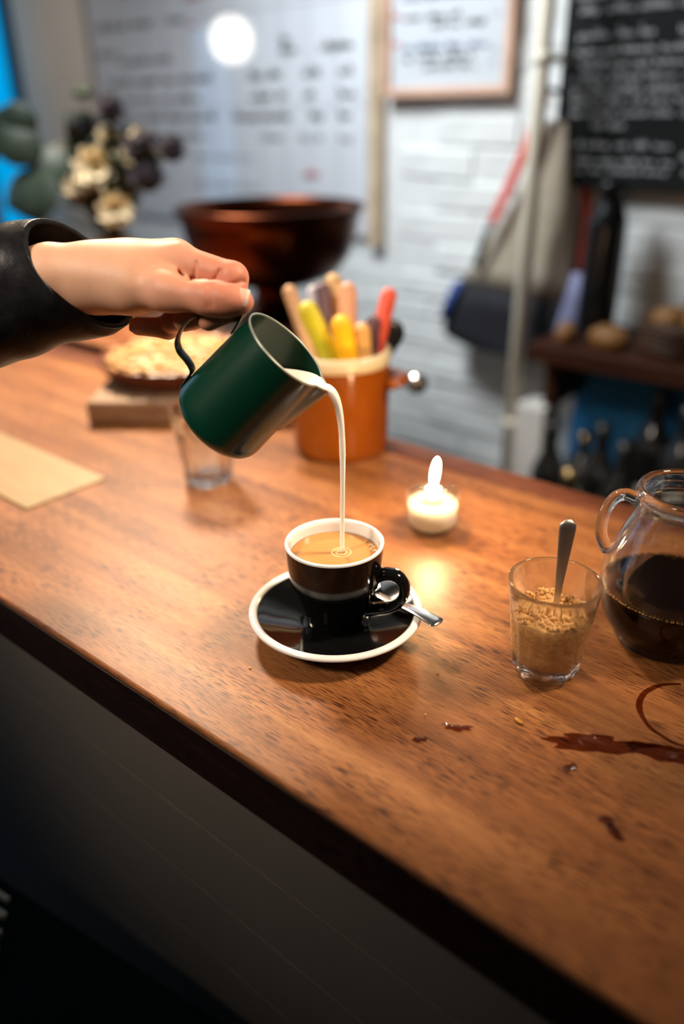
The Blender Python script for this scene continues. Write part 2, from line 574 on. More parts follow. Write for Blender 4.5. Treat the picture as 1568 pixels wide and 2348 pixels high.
# painted bricks, one object each, sharing four meshes
brick_meshes = []
random.seed(3)
for k in range(4):
    bm = bmesh.new()
    bv = [bm.verts.new(q) for q in box_data(-0.105, 0.105, -0.014, 0.02, -0.031, 0.031)[0]]
    for q in box_data(0, 1, 0, 1, 0, 1)[1]:
        bm.faces.new([bv[i] for i in q])
    for v in bm.verts:
        v.co += Vector((random.uniform(-.003, .003), random.uniform(-.003, .003), random.uniform(-.003, .003)))
    fr = [e for e in bm.edges if all(v.co.y < 0 for v in e.verts)]
    bmesh.ops.bevel(bm, geom=fr, offset=0.004, segments=2, affect='EDGES', profile=0.5)
    me = bpy.data.meshes.new('brick')
    bm.to_mesh(me)
    bm.free()
    me.materials.append(M['brick'])
    brick_meshes.append(me)
row = 0
z = 0.47
while z < 1.78:
    x = -1.15 + (0.1125 if row % 2 else 0)
    while x < 0.30:
        if x - 0.11 < -0.955 and z > 1.03:
            x += 0.225
            continue
        o = bpy.data.objects.new('brick', random.choice(brick_meshes))
        link(o, wall_back)
        o.location = (x, YW + 0.004 + random.uniform(-0.004, 0.003), z)
        o.rotation_euler = (random.uniform(-.02, .02), random.uniform(-.008, .008), random.uniform(-.015, .015))
        x += 0.225
    z += 0.0725
    row += 1

# shopfront on the left: wall with two tall windows full of blue dusk light
wl = struct(empty('wall_left'))
def wseg(y0, y1, z0, z1):
    o = box('wall_panel', XL - 0.1, XL, y0, y1, z0, z1, M['roomwall'], wl)
wseg(-3.2, -1.6, 0, 2.9); wseg(-1.6, -0.4, 0, 0.5); wseg(-1.6, -0.4, 2.5, 2.9); wseg(-0.4, 0.36, 0, 2.9)
wseg(0.36, 0.66, 0, 0.55); wseg(0.36, 0.66, 1.74, 2.9); wseg(0.66, 1.30, 0, 2.9); wseg(1.30, 1.5, 0, 0.55); wseg(1.30, 1.5, 2.5, 2.9)
def window(name, y0, y1, z0, z1, m_):
    w = struct(empty(name, (XL, 0, 0)))
    box('pane', -0.09, -0.08, y0, y1, z0, z1, m_, w)
    t = 0.025
    for a, b_, c_, d_ in ((y0, y0 + t, z0, z1), (y1 - t, y1, z0, z1), (y0 + t, y1 - t, z0, z0 + t), (y0 + t, y1 - t, z1 - t, z1)):
        box('window_frame', -0.085, -0.02, a, b_, c_, d_, M['frame_dark'], w)
    return w
window('window_1', 1.30, 1.5, 0.55, 2.5, M['window_sky'])
window('window_2', 0.36, 0.66, 0.55, 1.74, M['window_sky_pale'])
window('window_3', -1.6, -0.4, 0.5, 2.5, M['window_sky_dim'])

# ================================================================== COUNTER
counter = tag(empty('bar_counter', (0, 0, 0)), 'long warm brown wooden bar counter with dark panelled front', 'counter')
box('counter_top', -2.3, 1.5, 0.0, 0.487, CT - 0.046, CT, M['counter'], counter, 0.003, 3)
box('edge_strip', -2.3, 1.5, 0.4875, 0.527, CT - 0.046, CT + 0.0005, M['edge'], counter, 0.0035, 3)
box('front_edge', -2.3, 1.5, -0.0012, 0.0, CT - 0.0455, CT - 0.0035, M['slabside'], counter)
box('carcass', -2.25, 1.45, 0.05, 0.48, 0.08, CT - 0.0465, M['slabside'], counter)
zt = CT - 0.0465
for zb in (0.839, 0.752, 0.665, 0.578, 0.491, 0.404, 0.317, 0.230, 0.143, 0.08):
    box('front_board', -2.25, 1.45, 0.030, 0.0495, zb + 0.0018, zt - 0.0018, M['panel'], counter)
    zt = zb

# ================================================================== CUP, SAUCER, COFFEE
CX, CY = 0.0, 0.154
saucer = tag(empty('saucer', (CX, CY, CT)), 'glossy black saucer with white rim under the coffee cup', 'saucer')
prof = smooth_profile([(0.0, 0.0055), (0.024, 0.0058), (0.030, 0.0075), (0.045, 0.0120), (0.060, 0.0172), (0.0672, 0.0200)], 5)
under = [(0.0672, 0.0172), (0.055, 0.0120), (0.040, 0.0062), (0.027, 0.0030), (0.026, 0.0003), (0.022, 0.0003), (0.021, 0.0025), (0.0, 0.0025)]
lathe('saucer_body', prof + under, M['blackglaze'], saucer, 96)
rimp = [(0.0672 + 0.0028 * 1.25 * math.cos(w) + 0.0008, 0.0188 + 0.0023 * math.sin(w)) for w in [2 * PI * i / 14 for i in range(14)]]
tag(lathe('saucer_rim', rimp, M['whiteglaze'], saucer, 96, closed=True), 'white glazed rim')

cup = tag(empty('coffee_cup', (CX, CY, CT + 0.0060)), 'small black cup with white inside filled with milky coffee', 'cup')
H = 0.0755
outer = smooth_profile([(0.0, 0.0015), (0.018, 0.0015), (0.0195, 0.0), (0.0215, 0.0), (0.0228, 0.004), (0.0260, 0.014), (0.0304, 0.028), (0.0341, 0.0400)], 5)
outer += [(0.03412, 0.04005), (0.0342, 0.0401), (0.0357, 0.0401), (0.03590, 0.04018), (0.03600, 0.0404), (0.0361, 0.0412)]
outer += smooth_profile([(0.0366, 0.045), (0.0382, 0.058), (0.0390, 0.070), (0.0393, H - 0.0008)], 4)
lathe('cup_body', outer, M['blackglaze'], cup, 96)
lip = [(0.0393, H - 0.0012), (0.0394, H), (0.0386, H + 0.0009), (0.0376, H + 0.0009), (0.0364, H), (0.0358, H - 0.003)]
inner = smooth_profile([(0.0358, H - 0.003), (0.0350, 0.062), (0.0320, 0.040), (0.0255, 0.016), (0.012, 0.008), (0.0, 0.0075)], 5)
tag(lathe('cup_lining', lip + inner[1:], M['whiteglaze'], cup, 96), 'white glazed inside and lip')
# handle points along image right and slightly towards the viewer
hdir = Vector((0.80, 0.60, 0)).normalized()
ang = math.atan2(-0.12, 1.0)
hdx = Vector((math.cos(0.40), math.sin(0.40), 0))
hp = [(0.0355, 0.050), (0.043, 0.0530), (0.0515, 0.0520), (0.0570, 0.0455), (0.0572, 0.036), (0.0525, 0.0275), (0.045, 0.0220), (0.0355, 0.0190), (0.0265, 0.0165)]
pts = [hdx * r + Vector((0, 0, zz)) for r, zz in hp]
pts = spline3(pts, 5)
nn = len(pts)
rad = [0.0062 - 0.0012 * math.sin(PI * i / (nn - 1)) for i in range(nn)]
side = Vector((-hdx.y, hdx.x, 0))
tube('handle', pts, rad, M['blackglaze'], cup, 16, (1.25, 0.85), up=side)

coffee = tag(empty('coffee', (CX, CY, CT + 0.006 + 0.0650)), 'tan milky coffee with a few bubbles inside the black cup', 'coffee')
lathe('coffee_surface', [(0.0, 0.0), (0.020, 0.0), (0.0335, 0.0001), (0.03535, 0.0007), (0.0348, -0.003), (0.030, -0.02), (0.0, -0.021)], M['coffee'], coffee, 64)
random.seed(11)
def bubble(x, y, r):
    v, f_ = lathe_data([(r * math.cos(w), r * math.sin(w) * 0.8) for w in [PI / 2 * i / 5 for i in range(5)]] + [(0, r * 0.8)], 12)
    o = mesh_obj('bubble', v, f_, M['foam'], coffee)
    o.location = (x, y, 0.0002)
e1 = Vector((0.7664, 0.6422)).normalized(); e2 = Vector((-0.6422, 0.7664))
for k in range(15):
    w = random.uniform(-0.05, 0.65); rr = random.uniform(0.029, 0.0335)
    p = e1 * rr * math.cos(w) + e2 * rr * math.sin(w)
    bubble(p.x, p.y, random.choice([0.0006, 0.0009, 0.0013]))
for k in range(14):
    w = random.uniform(-1.25, -0.75); rr = random.uniform(0.025, 0.032)
    p = e1 * rr * math.cos(w) + e2 * rr * math.sin(w)
    bubble(p.x, p.y, random.choice([0.0007, 0.001, 0.0014]))
for k in range(10):
    bubble(0.0035 + random.uniform(-.004, .007), 0.0044 + random.uniform(-.004, .005), random.choice([0.0006, 0.0009, 0.0012]))
# splash rings where the stream lands
for rr, hh in ((0.0042, 0.0007), (0.0075, 0.0005)):
    pr = [(rr + 0.0008 * math.cos(w), hh * math.sin(w)) for w in [2 * PI * i / 8 for i in range(8)]]
    o = lathe('ripple', pr, M['foam'], coffee, 32, closed=True)
    o.location = (0.0035, 0.0044, 0.0)

# teaspoon lying in the saucer: only its handle shows
spoon = tag(empty('teaspoon', (0, 0, 0)), 'polished steel teaspoon resting on the black saucer', 'spoon')
sp = [(0.0085, 0.1960, CT + 0.0165), (0.030, 0.1910, CT + 0.0195), (0.050, 0.1870, CT + 0.0236), (0.066, 0.1840, CT + 0.0252), (0.0835, 0.1815, CT + 0.0246)]
pts = spline3(sp, 6)
nn = len(pts)
rad = []
for i in range(nn):
    t = i / (nn - 1)
    w = 0.0030 + 0.0048 * t ** 1.3
    if t > 0.93: w *= math.sqrt(max(1 - ((t - 0.93) / 0.075) ** 2, 0.03))
    rad.append(w)
tube('handle', pts, rad, M['spoonsteel'], spoon, 16, (1.0, 0.16), up=(0.22, 0.97, 0))
bowl = blob_data(1.0, 1, 3, 0.0)
bv = [(x * 0.019, y * 0.0125, (z * 0.003 - 0.0045 * (1 - x * x - 0.5 * y * y))) for x, y, z in bowl[0]]
o = mesh_obj('bowl', bv, bowl[1], M['spoonsteel'], spoon)
o.location = (-0.008, 0.1995, CT + 0.0205)
o.rotation_euler = (0, 0, -0.21)

# ================================================================== PITCHER + MILK
A_ = Vector((0.59983, 0.36304, 0.71302)); S_ = Vector((0.61, 0.36919, -0.70114)); T_ = Vector((-0.51779, 0.85551, 0))
TIP = Vector((-0.0033, 0.1543, 1.2049))
PH, RR, RB, XT = 0.0865, 0.0342, 0.0368, 0.0412
PB = TIP - S_ * XT - A_ * PH
pitcher = tag(empty('milk_pitcher'), 'dark green milk jug held tilted in the hand above the cup', 'jug')
pitcher.matrix_world = Matrix(((S_.x, T_.x, A_.x, PB.x), (S_.y, T_.y, A_.y, PB.y), (S_.z, T_.z, A_.z, PB.z), (0, 0, 0, 1)))
NS = 96
def pitcher_r(z):
    zz = z / PH
    cr = 0.013
    r = RB + (RR - RB) * max(0, (zz - 0.15)) / 0.85
    if z < cr:
        r = r - cr + math.sqrt(max(cr * cr - (cr - z) ** 2, 0))
    return r
def pitcher_ring(z, off=0.0):
    ring = []
    r = pitcher_r(z) - off
    k = max(0.0, (z - 0.0400) / (PH - 0.0400))        # spout grows towards the rim
    for i in range(NS):
        a = 2 * PI * i / NS
        aa = a if a <= PI else a - 2 * PI
        half = 0.34 + 0.10 * (1 - k)
        ext = 0.0
        if k > 0 and abs(aa) < half:
            u = abs(aa) / half
            ext = (XT - RR + 0.0020) * (0.26 + 0.74 * k) * (1 - u)
        rr = r + ext
        ring.append((rr * math.cos(a), rr * math.sin(a)))
    return ring
zs = [0.0, 0.0008, 0.0025, 0.005, 0.009, 0.013, 0.02, 0.028, 0.034, 0.0396, 0.0400, 0.0405, 0.047, 0.054, 0.061, 0.068, 0.075, 0.081, PH]
def tilt(x, z):   # the rim rises a little towards the spout tip
    return z
def pitcher_shell(zlist, off, flip=False):
    V, F = [], []
    for z in zlist:
        for x, y in pitcher_ring(z, off):
            V.append((x, y, z))
    for j in range(len(zlist) - 1):
        for i in range(NS):
            l = (i + 1) % NS
            q = (j * NS + i, j * NS + l, (j + 1) * NS + l, (j + 1) * NS + i)
            F.append(q[::-1] if flip else q)
    c_ = len(V)
    V.append((0, 0, zlist[0]))
    for i in range(NS):
        l = (i + 1) % NS
        q = (c_, l, i)
        F.append(q[::-1] if flip else q)
    return V, F
ov = pitcher_shell(zs, 0.0)
iv = pitcher_shell([max(z, 0.0012) if z < PH - 1e-6 else PH for z in zs], 0.0009, True)
mesh_obj('pitcher_body', *merge([ov, iv]), M['pitcher'], pitcher)
ro, ri = pitcher_ring(PH, -0.00015), pitcher_ring(PH, 0.00105)
V = [(x, y, PH - 0.0004) for x, y in ro] + [(x, y, PH + 0.0007) for x, y in ro] + [(x, y, PH + 0.0007) for x, y in ri] + [(x, y, PH - 0.0004) for x, y in ri]
F = []
for a in range(4):
    b_ = (a + 1) % 4
    for i in range(NS):
        l = (i + 1) % NS
        F.append((a * NS + i, a * NS + l, b_ * NS + l, b_ * NS + i))
tag(mesh_obj('rim', V, F, M['pitcherrim'], pitcher), 'pale worn metal edge of the rim')
hpts = [(-0.0366, 0.0085), (-0.0374, 0.0180), (-0.0388, 0.0245), (-0.0460, 0.0275), (-0.0550, 0.0290), (-0.0610, 0.0345), (-0.0635, 0.0450),
        (-0.0620, 0.0580), (-0.0570, 0.0700), (-0.0515, 0.0800), (-0.0460, 0.0862), (-0.0400, 0.0850), (-0.0375, 0.0780), (-0.0358, 0.0680)]
hl = spline3([(x, 0, z) for x, z in hpts], 5)
tube('handle', hl, 0.0065, M['pitcher'], pitcher, 10, (1.0, 0.12), up=(0, 1, 0))

# milk lying level in the tilted jug
milk = tag(empty('milk'), 'white milk lying in the green jug and pouring into the cup', 'milk')
def mw(x, y, z): return PB + S_ * x + T_ * y + A_ * z
ZT = TIP.z + 0.0062
def plane_z(x):   # local z of the world level ZT
    return (ZT - PB.z - x * S_.z) / A_.z
ringpts = []
n2 = 80
for i in range(n2):
    a = 2 * PI * i / n2
    lo, hi = 0.0, 0.05
    for _ in range(26):       # march outwards until we leave the inside of the jug
        mid = (lo + hi) / 2
        x, y = mid * math.cos(a), mid * math.sin(a)
        zz = plane_z(x)
        zz = min(zz, PH - 0.0002)
        ok = 0.0014 < zz
        if ok:
            idx = (a / (2 * PI) * NS)
            rg = pitcher_ring(min(zz, PH), 0.0011)
            i0 = int(idx) % NS
            f_ = idx - int(idx)
            p0, p1 = rg[i0], rg[(i0 + 1) % NS]
            rr = math.hypot(p0[0], p0[1]) * (1 - f_) + math.hypot(p1[0], p1[1]) * f_
            ok = mid < rr
        if ok: lo = mid
        else: hi = mid
    ringpts.append((lo * math.cos(a), lo * math.sin(a)))
V = [mw(0, 0, plane_z(0))]
for s in (0.25, 0.5, 0.7, 0.85, 1.0):
    V += [mw(x * s, y * s, min(plane_z(x * s), PH - 0.0002)) for x, y in ringpts]
F = [(0, 1 + i, 1 + (i + 1) % n2) for i in range(n2)]
for j in range(4):
    F += [(1 + j * n2 + i, 1 + (j + 1) * n2 + i, 1 + (j + 1) * n2 + (i + 1) % n2, 1 + j * n2 + (i + 1) % n2) for i in range(n2)]
mesh_obj('milk_surface', V, F, M['milk'], milk)
HD = Vector((0.855, 0.518, 0))
sid = Vector((-0.518, 0.855, 0))
path = [(-0.0100, 0.0013), (-0.0050, 0.0010), (-0.0008, 0.0006), (0.0022, -0.0012), (0.0048, -0.0050), (0.0068, -0.0105), (0.0082, -0.0180), (0.0092, -0.0270), (0.0097, -0.0380),
        (0.0098, -0.0500), (0.0097, -0.0700), (0.0093, -0.0900), (0.0089, -0.1100), (0.0085, -0.1336)]
prad = [0.0030, 0.0042, 0.0044, 0.0040, 0.0036, 0.0032, 0.0029, 0.0026, 0.0024, 0.0023, 0.0020, 0.0020, 0.0019, 0.0019]
pts = spline3([TIP + HD * a + Vector((0, 0, b_)) for a, b_ in path], 4)
rad = []
for i in range(len(pts)):
    t = i / 4
    k = min(int(t), len(prad) - 2)
    rad.append(prad[k] + (prad[k + 1] - prad[k]) * (t - k))
for i in range(len(rad)):
    if 32 <= i <= 36: rad[i] *= 1.10          # small bead on the stream
tube('milk_stream', pts, rad, M['milk'], milk, 14, (1.0, 0.92), up=sid)

# ================================================================== HAND
HO = Vector((-0.1132, 0.1129, 1.2745))
E1 = Vector((0.7664, 0.6422, -0.0135)); E2 = Vector((-0.2793, 0.3521, 0.8933)); E3 = Vector((0.5785, -0.6808, 0.4493))
HM = Matrix(((E1.x, E2.x, E3.x, HO.x), (E1.y, E2.y, E3.y, HO.y), (E1.z, E2.z, E3.z, HO.z), (0, 0, 0, 1)))
CH = dict(
    radius=[(-0.135, -0.0005, -0.008, 0.02), (-0.1226, 0.001, -0.006, 0.0205), (-0.0899, 0.0075, -0.003, 0.0195), (-0.0593, 0.0085, -0.002, 0.0175)],
    ulna=[(-0.14, 0.002, -0.033, 0.0185), (-0.13, 0.004, -0.033, 0.019), (-0.1008, 0.0135, -0.033, 0.018), (-0.0686, 0.0145, -0.032, 0.016)],
    meta1=[(-0.0593, 0.0061, -0.002, 0.0152), (-0.0312, 0.008, 0.002, 0.0152), (0.0048, 0.0151, 0.005, 0.0113)],
    meta2=[(-0.0633, 0.0107, -0.015, 0.0152), (-0.0354, 0.0149, -0.014, 0.0152), (-0.0013, 0.0237, -0.014, 0.0113)],
    meta3=[(-0.0674, 0.0133, -0.028, 0.0142), (-0.0394, 0.0176, -0.029, 0.0142), (-0.0117, 0.0289, -0.032, 0.0108)],
    meta4=[(-0.0699, 0.0136, -0.036, 0.0132), (-0.0428, 0.0182, -0.042, 0.0132), (-0.0234, 0.0316, -0.049, 0.0103)],
    palm=[(-0.0575, 0.0042, -0.012, 0.0178), (-0.0155, 0.0068, -0.012, 0.0178)],
    thenar=[(-0.06, 0.001, -0.002, 0.014), (-0.028, -0.0063, 0.008, 0.0132), (0.002, -0.0115, 0.0195, 0.0088)],
    thumb=[(-0.0004, -0.012, 0.0195, 0.0128), (0.0315, -0.0183, 0.028, 0.0106), (0.0439, -0.02, 0.03, 0.0095), (0.0533, -0.0218, 0.031, 0.0078)],
    index=[(0.0048, 0.0137, 0.005, 0.0127), (0.0441, 0.0, 0.014, 0.0108), (0.0453, -0.021, 0.014, 0.009), (0.0266, -0.0287, 0.011, 0.0082)],
    middle=[(-0.0013, 0.0217, -0.014, 0.0127), (0.0321, 0.0055, -0.008, 0.0108), (0.0276, -0.0191, -0.006, 0.009), (0.0058, -0.0255, -0.006, 0.0082)],
    ring=[(-0.0117, 0.0268, -0.032, 0.0122), (0.0176, 0.0077, -0.027, 0.0103), (0.0084, -0.0191, -0.023, 0.0086), (-0.007, -0.0229, -0.021, 0.008)],
    pinky=[(-0.0234, 0.0294, -0.049, 0.0112), (0.0014, 0.0069, -0.042, 0.009), (-0.0117, -0.025, -0.032, 0.008), (-0.0334, -0.0243, -0.029, 0.007)],
)
CREASE = [
    ([(0.0068, 0.0035, 0.025), (0.0128, -0.0041, 0.025), (0.0174, -0.0066, 0.025)], 0.0012),
    ([(0.0195, 0.0092, 0.025), (0.0183, 0.0019, 0.025), (0.0162, -0.0041, 0.025)], 0.0012),
    ([(0.0365, 0.0025, 0.025), (0.0341, -0.0017, 0.025), (0.0313, -0.0056, 0.025)], 0.0014),
    ([(0.0526, -0.0041, 0.025), (0.0477, -0.0066, 0.025), (0.0423, -0.0087, 0.025)], 0.0013),
    ([(0.0313, -0.0126, 0.037), (0.0307, -0.0193, 0.037), (0.0307, -0.026, 0.037)], 0.0005),
    ([(0.0338, -0.0126, 0.037), (0.0335, -0.0193, 0.037), (0.0338, -0.026, 0.037)], 0.0005),
]
def sd_chain(P, ch, k):
    d = None
    for a, b_ in zip(ch[:-1], ch[1:]):
        pa = np.array(a[:3]); ba = np.array(b_[:3]) - pa
        q = P - pa
        h = np.clip(q @ ba / (ba @ ba), 0, 1)
        e = np.sqrt(((q - h[:, None] * ba) ** 2).sum(1)) - (a[3] + (b_[3] - a[3]) * h)
        d = e if d is None else smin(d, e, k)
    return d
def smin(a, b_, k):
    h = np.maximum(k - np.abs(a - b_), 0) / k
    return np.minimum(a, b_) - h * h * k * 0.25
def hand_sdf(P):
    body = None
    for nme in ('radius', 'ulna', 'meta1', 'meta2', 'meta3', 'meta4', 'palm'):
        d = sd_chain(P, CH[nme], 0.01)
        body = d if body is None else smin(body, d, 0.018)
    fing = None
    for nme in ('index', 'middle', 'ring', 'pinky'):
        d = sd_chain(P, CH[nme], 0.004)
        fing = d if fing is None else smin(fing, d, 0.0022)
    d = smin(body, fing, 0.007)
    th = smin(sd_chain(P, CH['thenar'], 0.012), body, 0.022)
    tb = smin(th, sd_chain(P, CH['thumb'], 0.009), 0.012)
    d = smin(d, tb, 0.0028)
    for line, amp in CREASE:
        cd = None
        for a, b_ in zip(line[:-1], line[1:]):
            pa = np.array(a); ba = np.array(b_) - pa
            q = P - pa
            q2 = q[:, :2]; b2 = ba[:2]
            h = np.clip(q2 @ b2 / (b2 @ b2), 0, 1)
            e = np.sqrt(((q2 - h[:, None] * b2) ** 2).sum(1) + (np.maximum(np.abs(q[:, 2] - h * ba[2]) - 0.012, 0)) ** 2)
            cd = e if cd is None else np.minimum(cd, e)
        d = d + 1.5 * amp * np.exp(-(cd / 0.0014) ** 2)
    return d
def surface_nets(fn, lo, hi, step):
    n = [int(math.ceil((hi[i] - lo[i]) / step)) + 1 for i in range(3)]
    ax = [lo[i] + step * np.arange(n[i]) for i in range(3)]
    G = np.empty(n)
    Yg, Zg = np.meshgrid(ax[1], ax[2], indexing='ij')
    ch_ = 16
    for s in range(0, n[0], ch_):
        xs = ax[0][s:s + ch_]
        P = np.empty((len(xs), n[1], n[2], 3))
        P[..., 0] = xs[:, None, None]; P[..., 1] = Yg; P[..., 2] = Zg
        G[s:s + ch_] = fn(P.reshape(-1, 3)).reshape(len(xs), n[1], n[2])
    c8 = [(i, j, k) for i in (0, 1) for j in (0, 1) for k in (0, 1)]
    sl = lambda o: G[o[0]:n[0] - 1 + o[0], o[1]:n[1] - 1 + o[1], o[2]:n[2] - 1 + o[2]]
    neg = sum((sl(o) < 0).astype(np.int8) for o in c8)
    act = (neg > 0) & (neg < 8)
    idx = -np.ones(act.shape, int)
    ids = np.argwhere(act)
    idx[act] = np.arange(len(ids))
    acc = np.zeros((len(ids), 3)); cnt = np.zeros(len(ids))
    I, J, K = ids.T
    for o in c8:
        for a in range(3):
            if o[a] == 0:
                p = list(o); p[a] = 1
                v0 = G[I + o[0], J + o[1], K + o[2]]; v1 = G[I + p[0], J + p[1], K + p[2]]
                mk = (v0 < 0) != (v1 < 0)
                t = np.where(mk, v0 / np.where(mk, v0 - v1, 1), 0)
                q = np.repeat(np.array([o], float), len(ids), 0)
                q[:, a] += t
                acc[mk] += q[mk]; cnt[mk] += 1
    V = np.array(lo) + step * (ids + acc / cnt[:, None])
    F = []
    for a in range(3):
        b_, c_ = (a + 1) % 3, (a + 2) % 3
        s0 = [slice(0, n[i] - 1) for i in range(3)]; s1 = list(s0)
        s1[a] = slice(1, n[a])
        for q in (b_, c_):
            s0[q] = slice(1, n[q] - 1); s1[q] = slice(1, n[q] - 1)
        v0, v1 = G[tuple(s0)] < 0, G[tuple(s1)] < 0
        for cond, flip in ((v0 & ~v1, False), (~v0 & v1, True)):
            e = np.argwhere(cond)
            if not len(e): continue
            off = np.zeros(3, int); off[b_] = 1; off[c_] = 1
            e = e + off
            def cell(db, dc):
                q = e.copy(); q[:, b_] -= db; q[:, c_] -= dc
                return idx[q[:, 0], q[:, 1], q[:, 2]]
            quad = np.stack([cell(1, 1), cell(0, 1), cell(0, 0), cell(1, 0)], 1)
            F.append(quad[:, ::-1] if flip else quad)
    return V, np.concatenate(F)
HV, HF = surface_nets(hand_sdf, (-0.165, -0.055, -0.082), (0.072, 0.062, 0.052), 0.00125)
me = bpy.data.meshes.new('person')
me.from_pydata(HV.tolist(), [], HF.tolist())
me.materials.append(M['skin'])
for p in me.polygons: p.use_smooth = True
person = link(bpy.data.objects.new('person', me))
person.matrix_world = HM
tag(person, 'right hand with black sleeve gripping the handle of the green jug', 'person')
sm = person.modifiers.new('smooth', 'SMOOTH')
sm.factor = 0.5
sm.iterations = 2

def nail(axis0, axis1, nrm, rad0, rad1, half):
    a0, a1, nr = Vector(axis0), Vector(axis1), Vector(nrm).normalized()
    ax_ = (a1 - a0).normalized()
    nr = (nr - ax_ * nr.dot(ax_)).normalized()
    sd = ax_.cross(nr)
    nu, nv = 11, 11
    V, F = [], []
    for layer in (0, 1):
        for i in range(nu):
            u = i / (nu - 1)
            end = 1.0
            if u < 0.25: end = math.sqrt(max(1 - ((0.25 - u) / 0.25) ** 2 * 0.75, 0.05))
            if u > 0.85: end = math.sqrt(max(1 - ((u - 0.85) / 0.15) ** 2 * 0.45, 0.05))
            for j in range(nv):
                w = (j / (nv - 1) * 2 - 1) * half * end
                r = (rad0 + (rad1 - rad0) * u) * (1 if layer == 0 else 0.90) - 0.0004 * (1 - min(u / 0.3, 1))
                V.append(a0 + (a1 - a0) * u + (nr * math.cos(w) + sd * math.sin(w)) * r)
    for layer in (0, 1):
        for i in range(nu - 1):
            for j in range(nv - 1):
                o = layer * nu * nv
                q = (o + i * nv + j, o + (i + 1) * nv + j, o + (i + 1) * nv + j + 1, o + i * nv + j + 1)
                F.append(q if layer == 0 else q[::-1])
    fm = [1 if (k % ((nu - 1) * (nv - 1))) // (nv - 1) >= nu - 2 else 0 for k in range(len(F))]
    return mesh_obj('fingernail', V, F, None, person, True, [M['nail'], M['nailtip']], fm)
nail((0.0412, -0.0192, 0.0301), (0.0588, -0.0216, 0.0308), (0.03, 0.16, 0.98), 0.0101, 0.0086, 0.80)
nail((-0.0290, -0.0246, -0.0295), (-0.0395, -0.0240, -0.0280), (-0.1, -0.1, 1.0), 0.0078, 0.0072, 0.8)

# leather sleeve
def sleeve_data():
    keys = [  # s, centre, m axis, n axis
        (0.00, (-0.0731, 0.0129, -0.020), (0.0197, -0.0400, 0.0), (-0.0235, -0.0030, 0.0400)),
        (0.10, (-0.0810, 0.0095, -0.020), (0.0190, -0.0425, 0.0), (-0.0220, -0.0030, 0.0415)),
        (0.30, (-0.1080, 0.0030, -0.020), (0.0110, -0.0445, 0.0), (-0.0130, 0.0, 0.0440)),
        (0.55, (-0.1500, -0.0100, -0.022), (0.0060, -0.0470, 0.0), (-0.0050, 0.0, 0.0470)),
        (0.80, (-0.2400, -0.0350, -0.028), (0.0080, -0.0520, 0.0), (-0.0030, 0.0, 0.0520)),
        (1.00, (-0.3600, -0.0700, -0.035), (0.0080, -0.0570, 0.0), (-0.0030, 0.0, 0.0570))]
    def at(s):
        for a, b_ in zip(keys[:-1], keys[1:]):
            if s <= b_[0]:
                t = (s - a[0]) / (b_[0] - a[0])
                return [Vector(a[i]).lerp(Vector(b_[i]), t) for i in (1, 2, 3)]
        return [Vector(q) for q in keys[-1][1:]]
    n = 72
    rows = []
    def ring(s, scale, wr):
        c_, mm, nn_ = at(s)
        r = []
        for i in range(n):
            a = 2 * PI * i / n
            d = mm * math.cos(a) + nn_ * math.sin(a)
            p = c_ + d * scale
            k = mnoise.noise(Vector((p.x * 22 + p.y * 16, p.y * 9, p.z * 9))) * 0.6 + mnoise.noise(Vector((p.x * 55 - p.y * 40, p.y * 22, p.z * 22))) * 0.25
            r.append(p + d.normalized() * (k * 0.0085 * wr))
        return r
    for s in (0.45, 0.25, 0.12, 0.04): rows.append(ring(s, 0.90, 0.5))
    for s, sc in ((0.0, 0.915), (-0.0, 0.95), (0.0, 0.985)): rows.append(ring(max(s, 0), sc, 0.4))
    rows.append(ring(0.006, 1.0, 0.4))
    k = 0.03
    while k <= 1.0001:
        rows.append(ring(k, 1.0, min(1.0, 0.35 + 2.5 * k)))
        k += 0.0216
    V = [p for r in rows for p in r]
    F = []
    for j in range(len(rows) - 1):
        for i in range(n):
            l = (i + 1) % n
            F.append((j * n + i, j * n + l, (j + 1) * n + l, (j + 1) * n + i))
    c_ = len(V)
    V.append(sum(rows[-1], Vector()) / n)
    for i in range(n): F.append(((len(rows) - 1) * n + i, (len(rows) - 1) * n + (i + 1) % n, c_))
    return V, F
v_, f_ = sleeve_data()
tag(mesh_obj('jacket_sleeve', v_, f_, M['leather'], person), 'black leather jacket sleeve with wide open cuff')

# ================================================================== CANDLE
KX, KY = -0.0375, 0.3503
candle = tag(empty('candle', (KX, KY, CT)), 'lit candle in a clear round glass holder behind the cup', 'candle')
lathe('glass_holder', [(0.0, 0.0), (0.022, 0.0), (0.0255, 0.0025), (0.0265, 0.006), (0.0268, 0.040), (0.0262, 0.0425), (0.0250, 0.0430), (0.0242, 0.0418), (0.0240, 0.010), (0.020, 0.0065), (0.0, 0.0060)], M['candleglass'], candle, 64)
lathe('glass_lid', [(0.0, 0.0412), (0.006, 0.0412), (0.0237, 0.0400), (0.0237, 0.0392), (0.0, 0.0392)], M['candleglass'], candle, 48)
lathe('liquid_wax', [(0.0, 0.0050), (0.0205, 0.0056), (0.0241, 0.0095), (0.0243, 0.0300), (0.0225, 0.0294), (0.0, 0.0292)], M['wax'], candle, 48)
lathe('wick_holder', [(0.0, 0.0412), (0.0072, 0.0412), (0.0080, 0.0425), (0.0075, 0.0450), (0.0045, 0.0470), (0.0025, 0.0475), (0.0, 0.0475)], mat('white_wick_holder', (0.9, 0.86, 0.76), 0.4), candle, 32)
tube('wick', [(0, 0, 0.010), (0.0003, 0, 0.03), (0.0005, 0, 0.0505)], 0.0009, mat('wick', (0.6, 0.5, 0.35), 0.8), candle, 8)
fl = []
zz0, fh = 0.0482, 0.0300
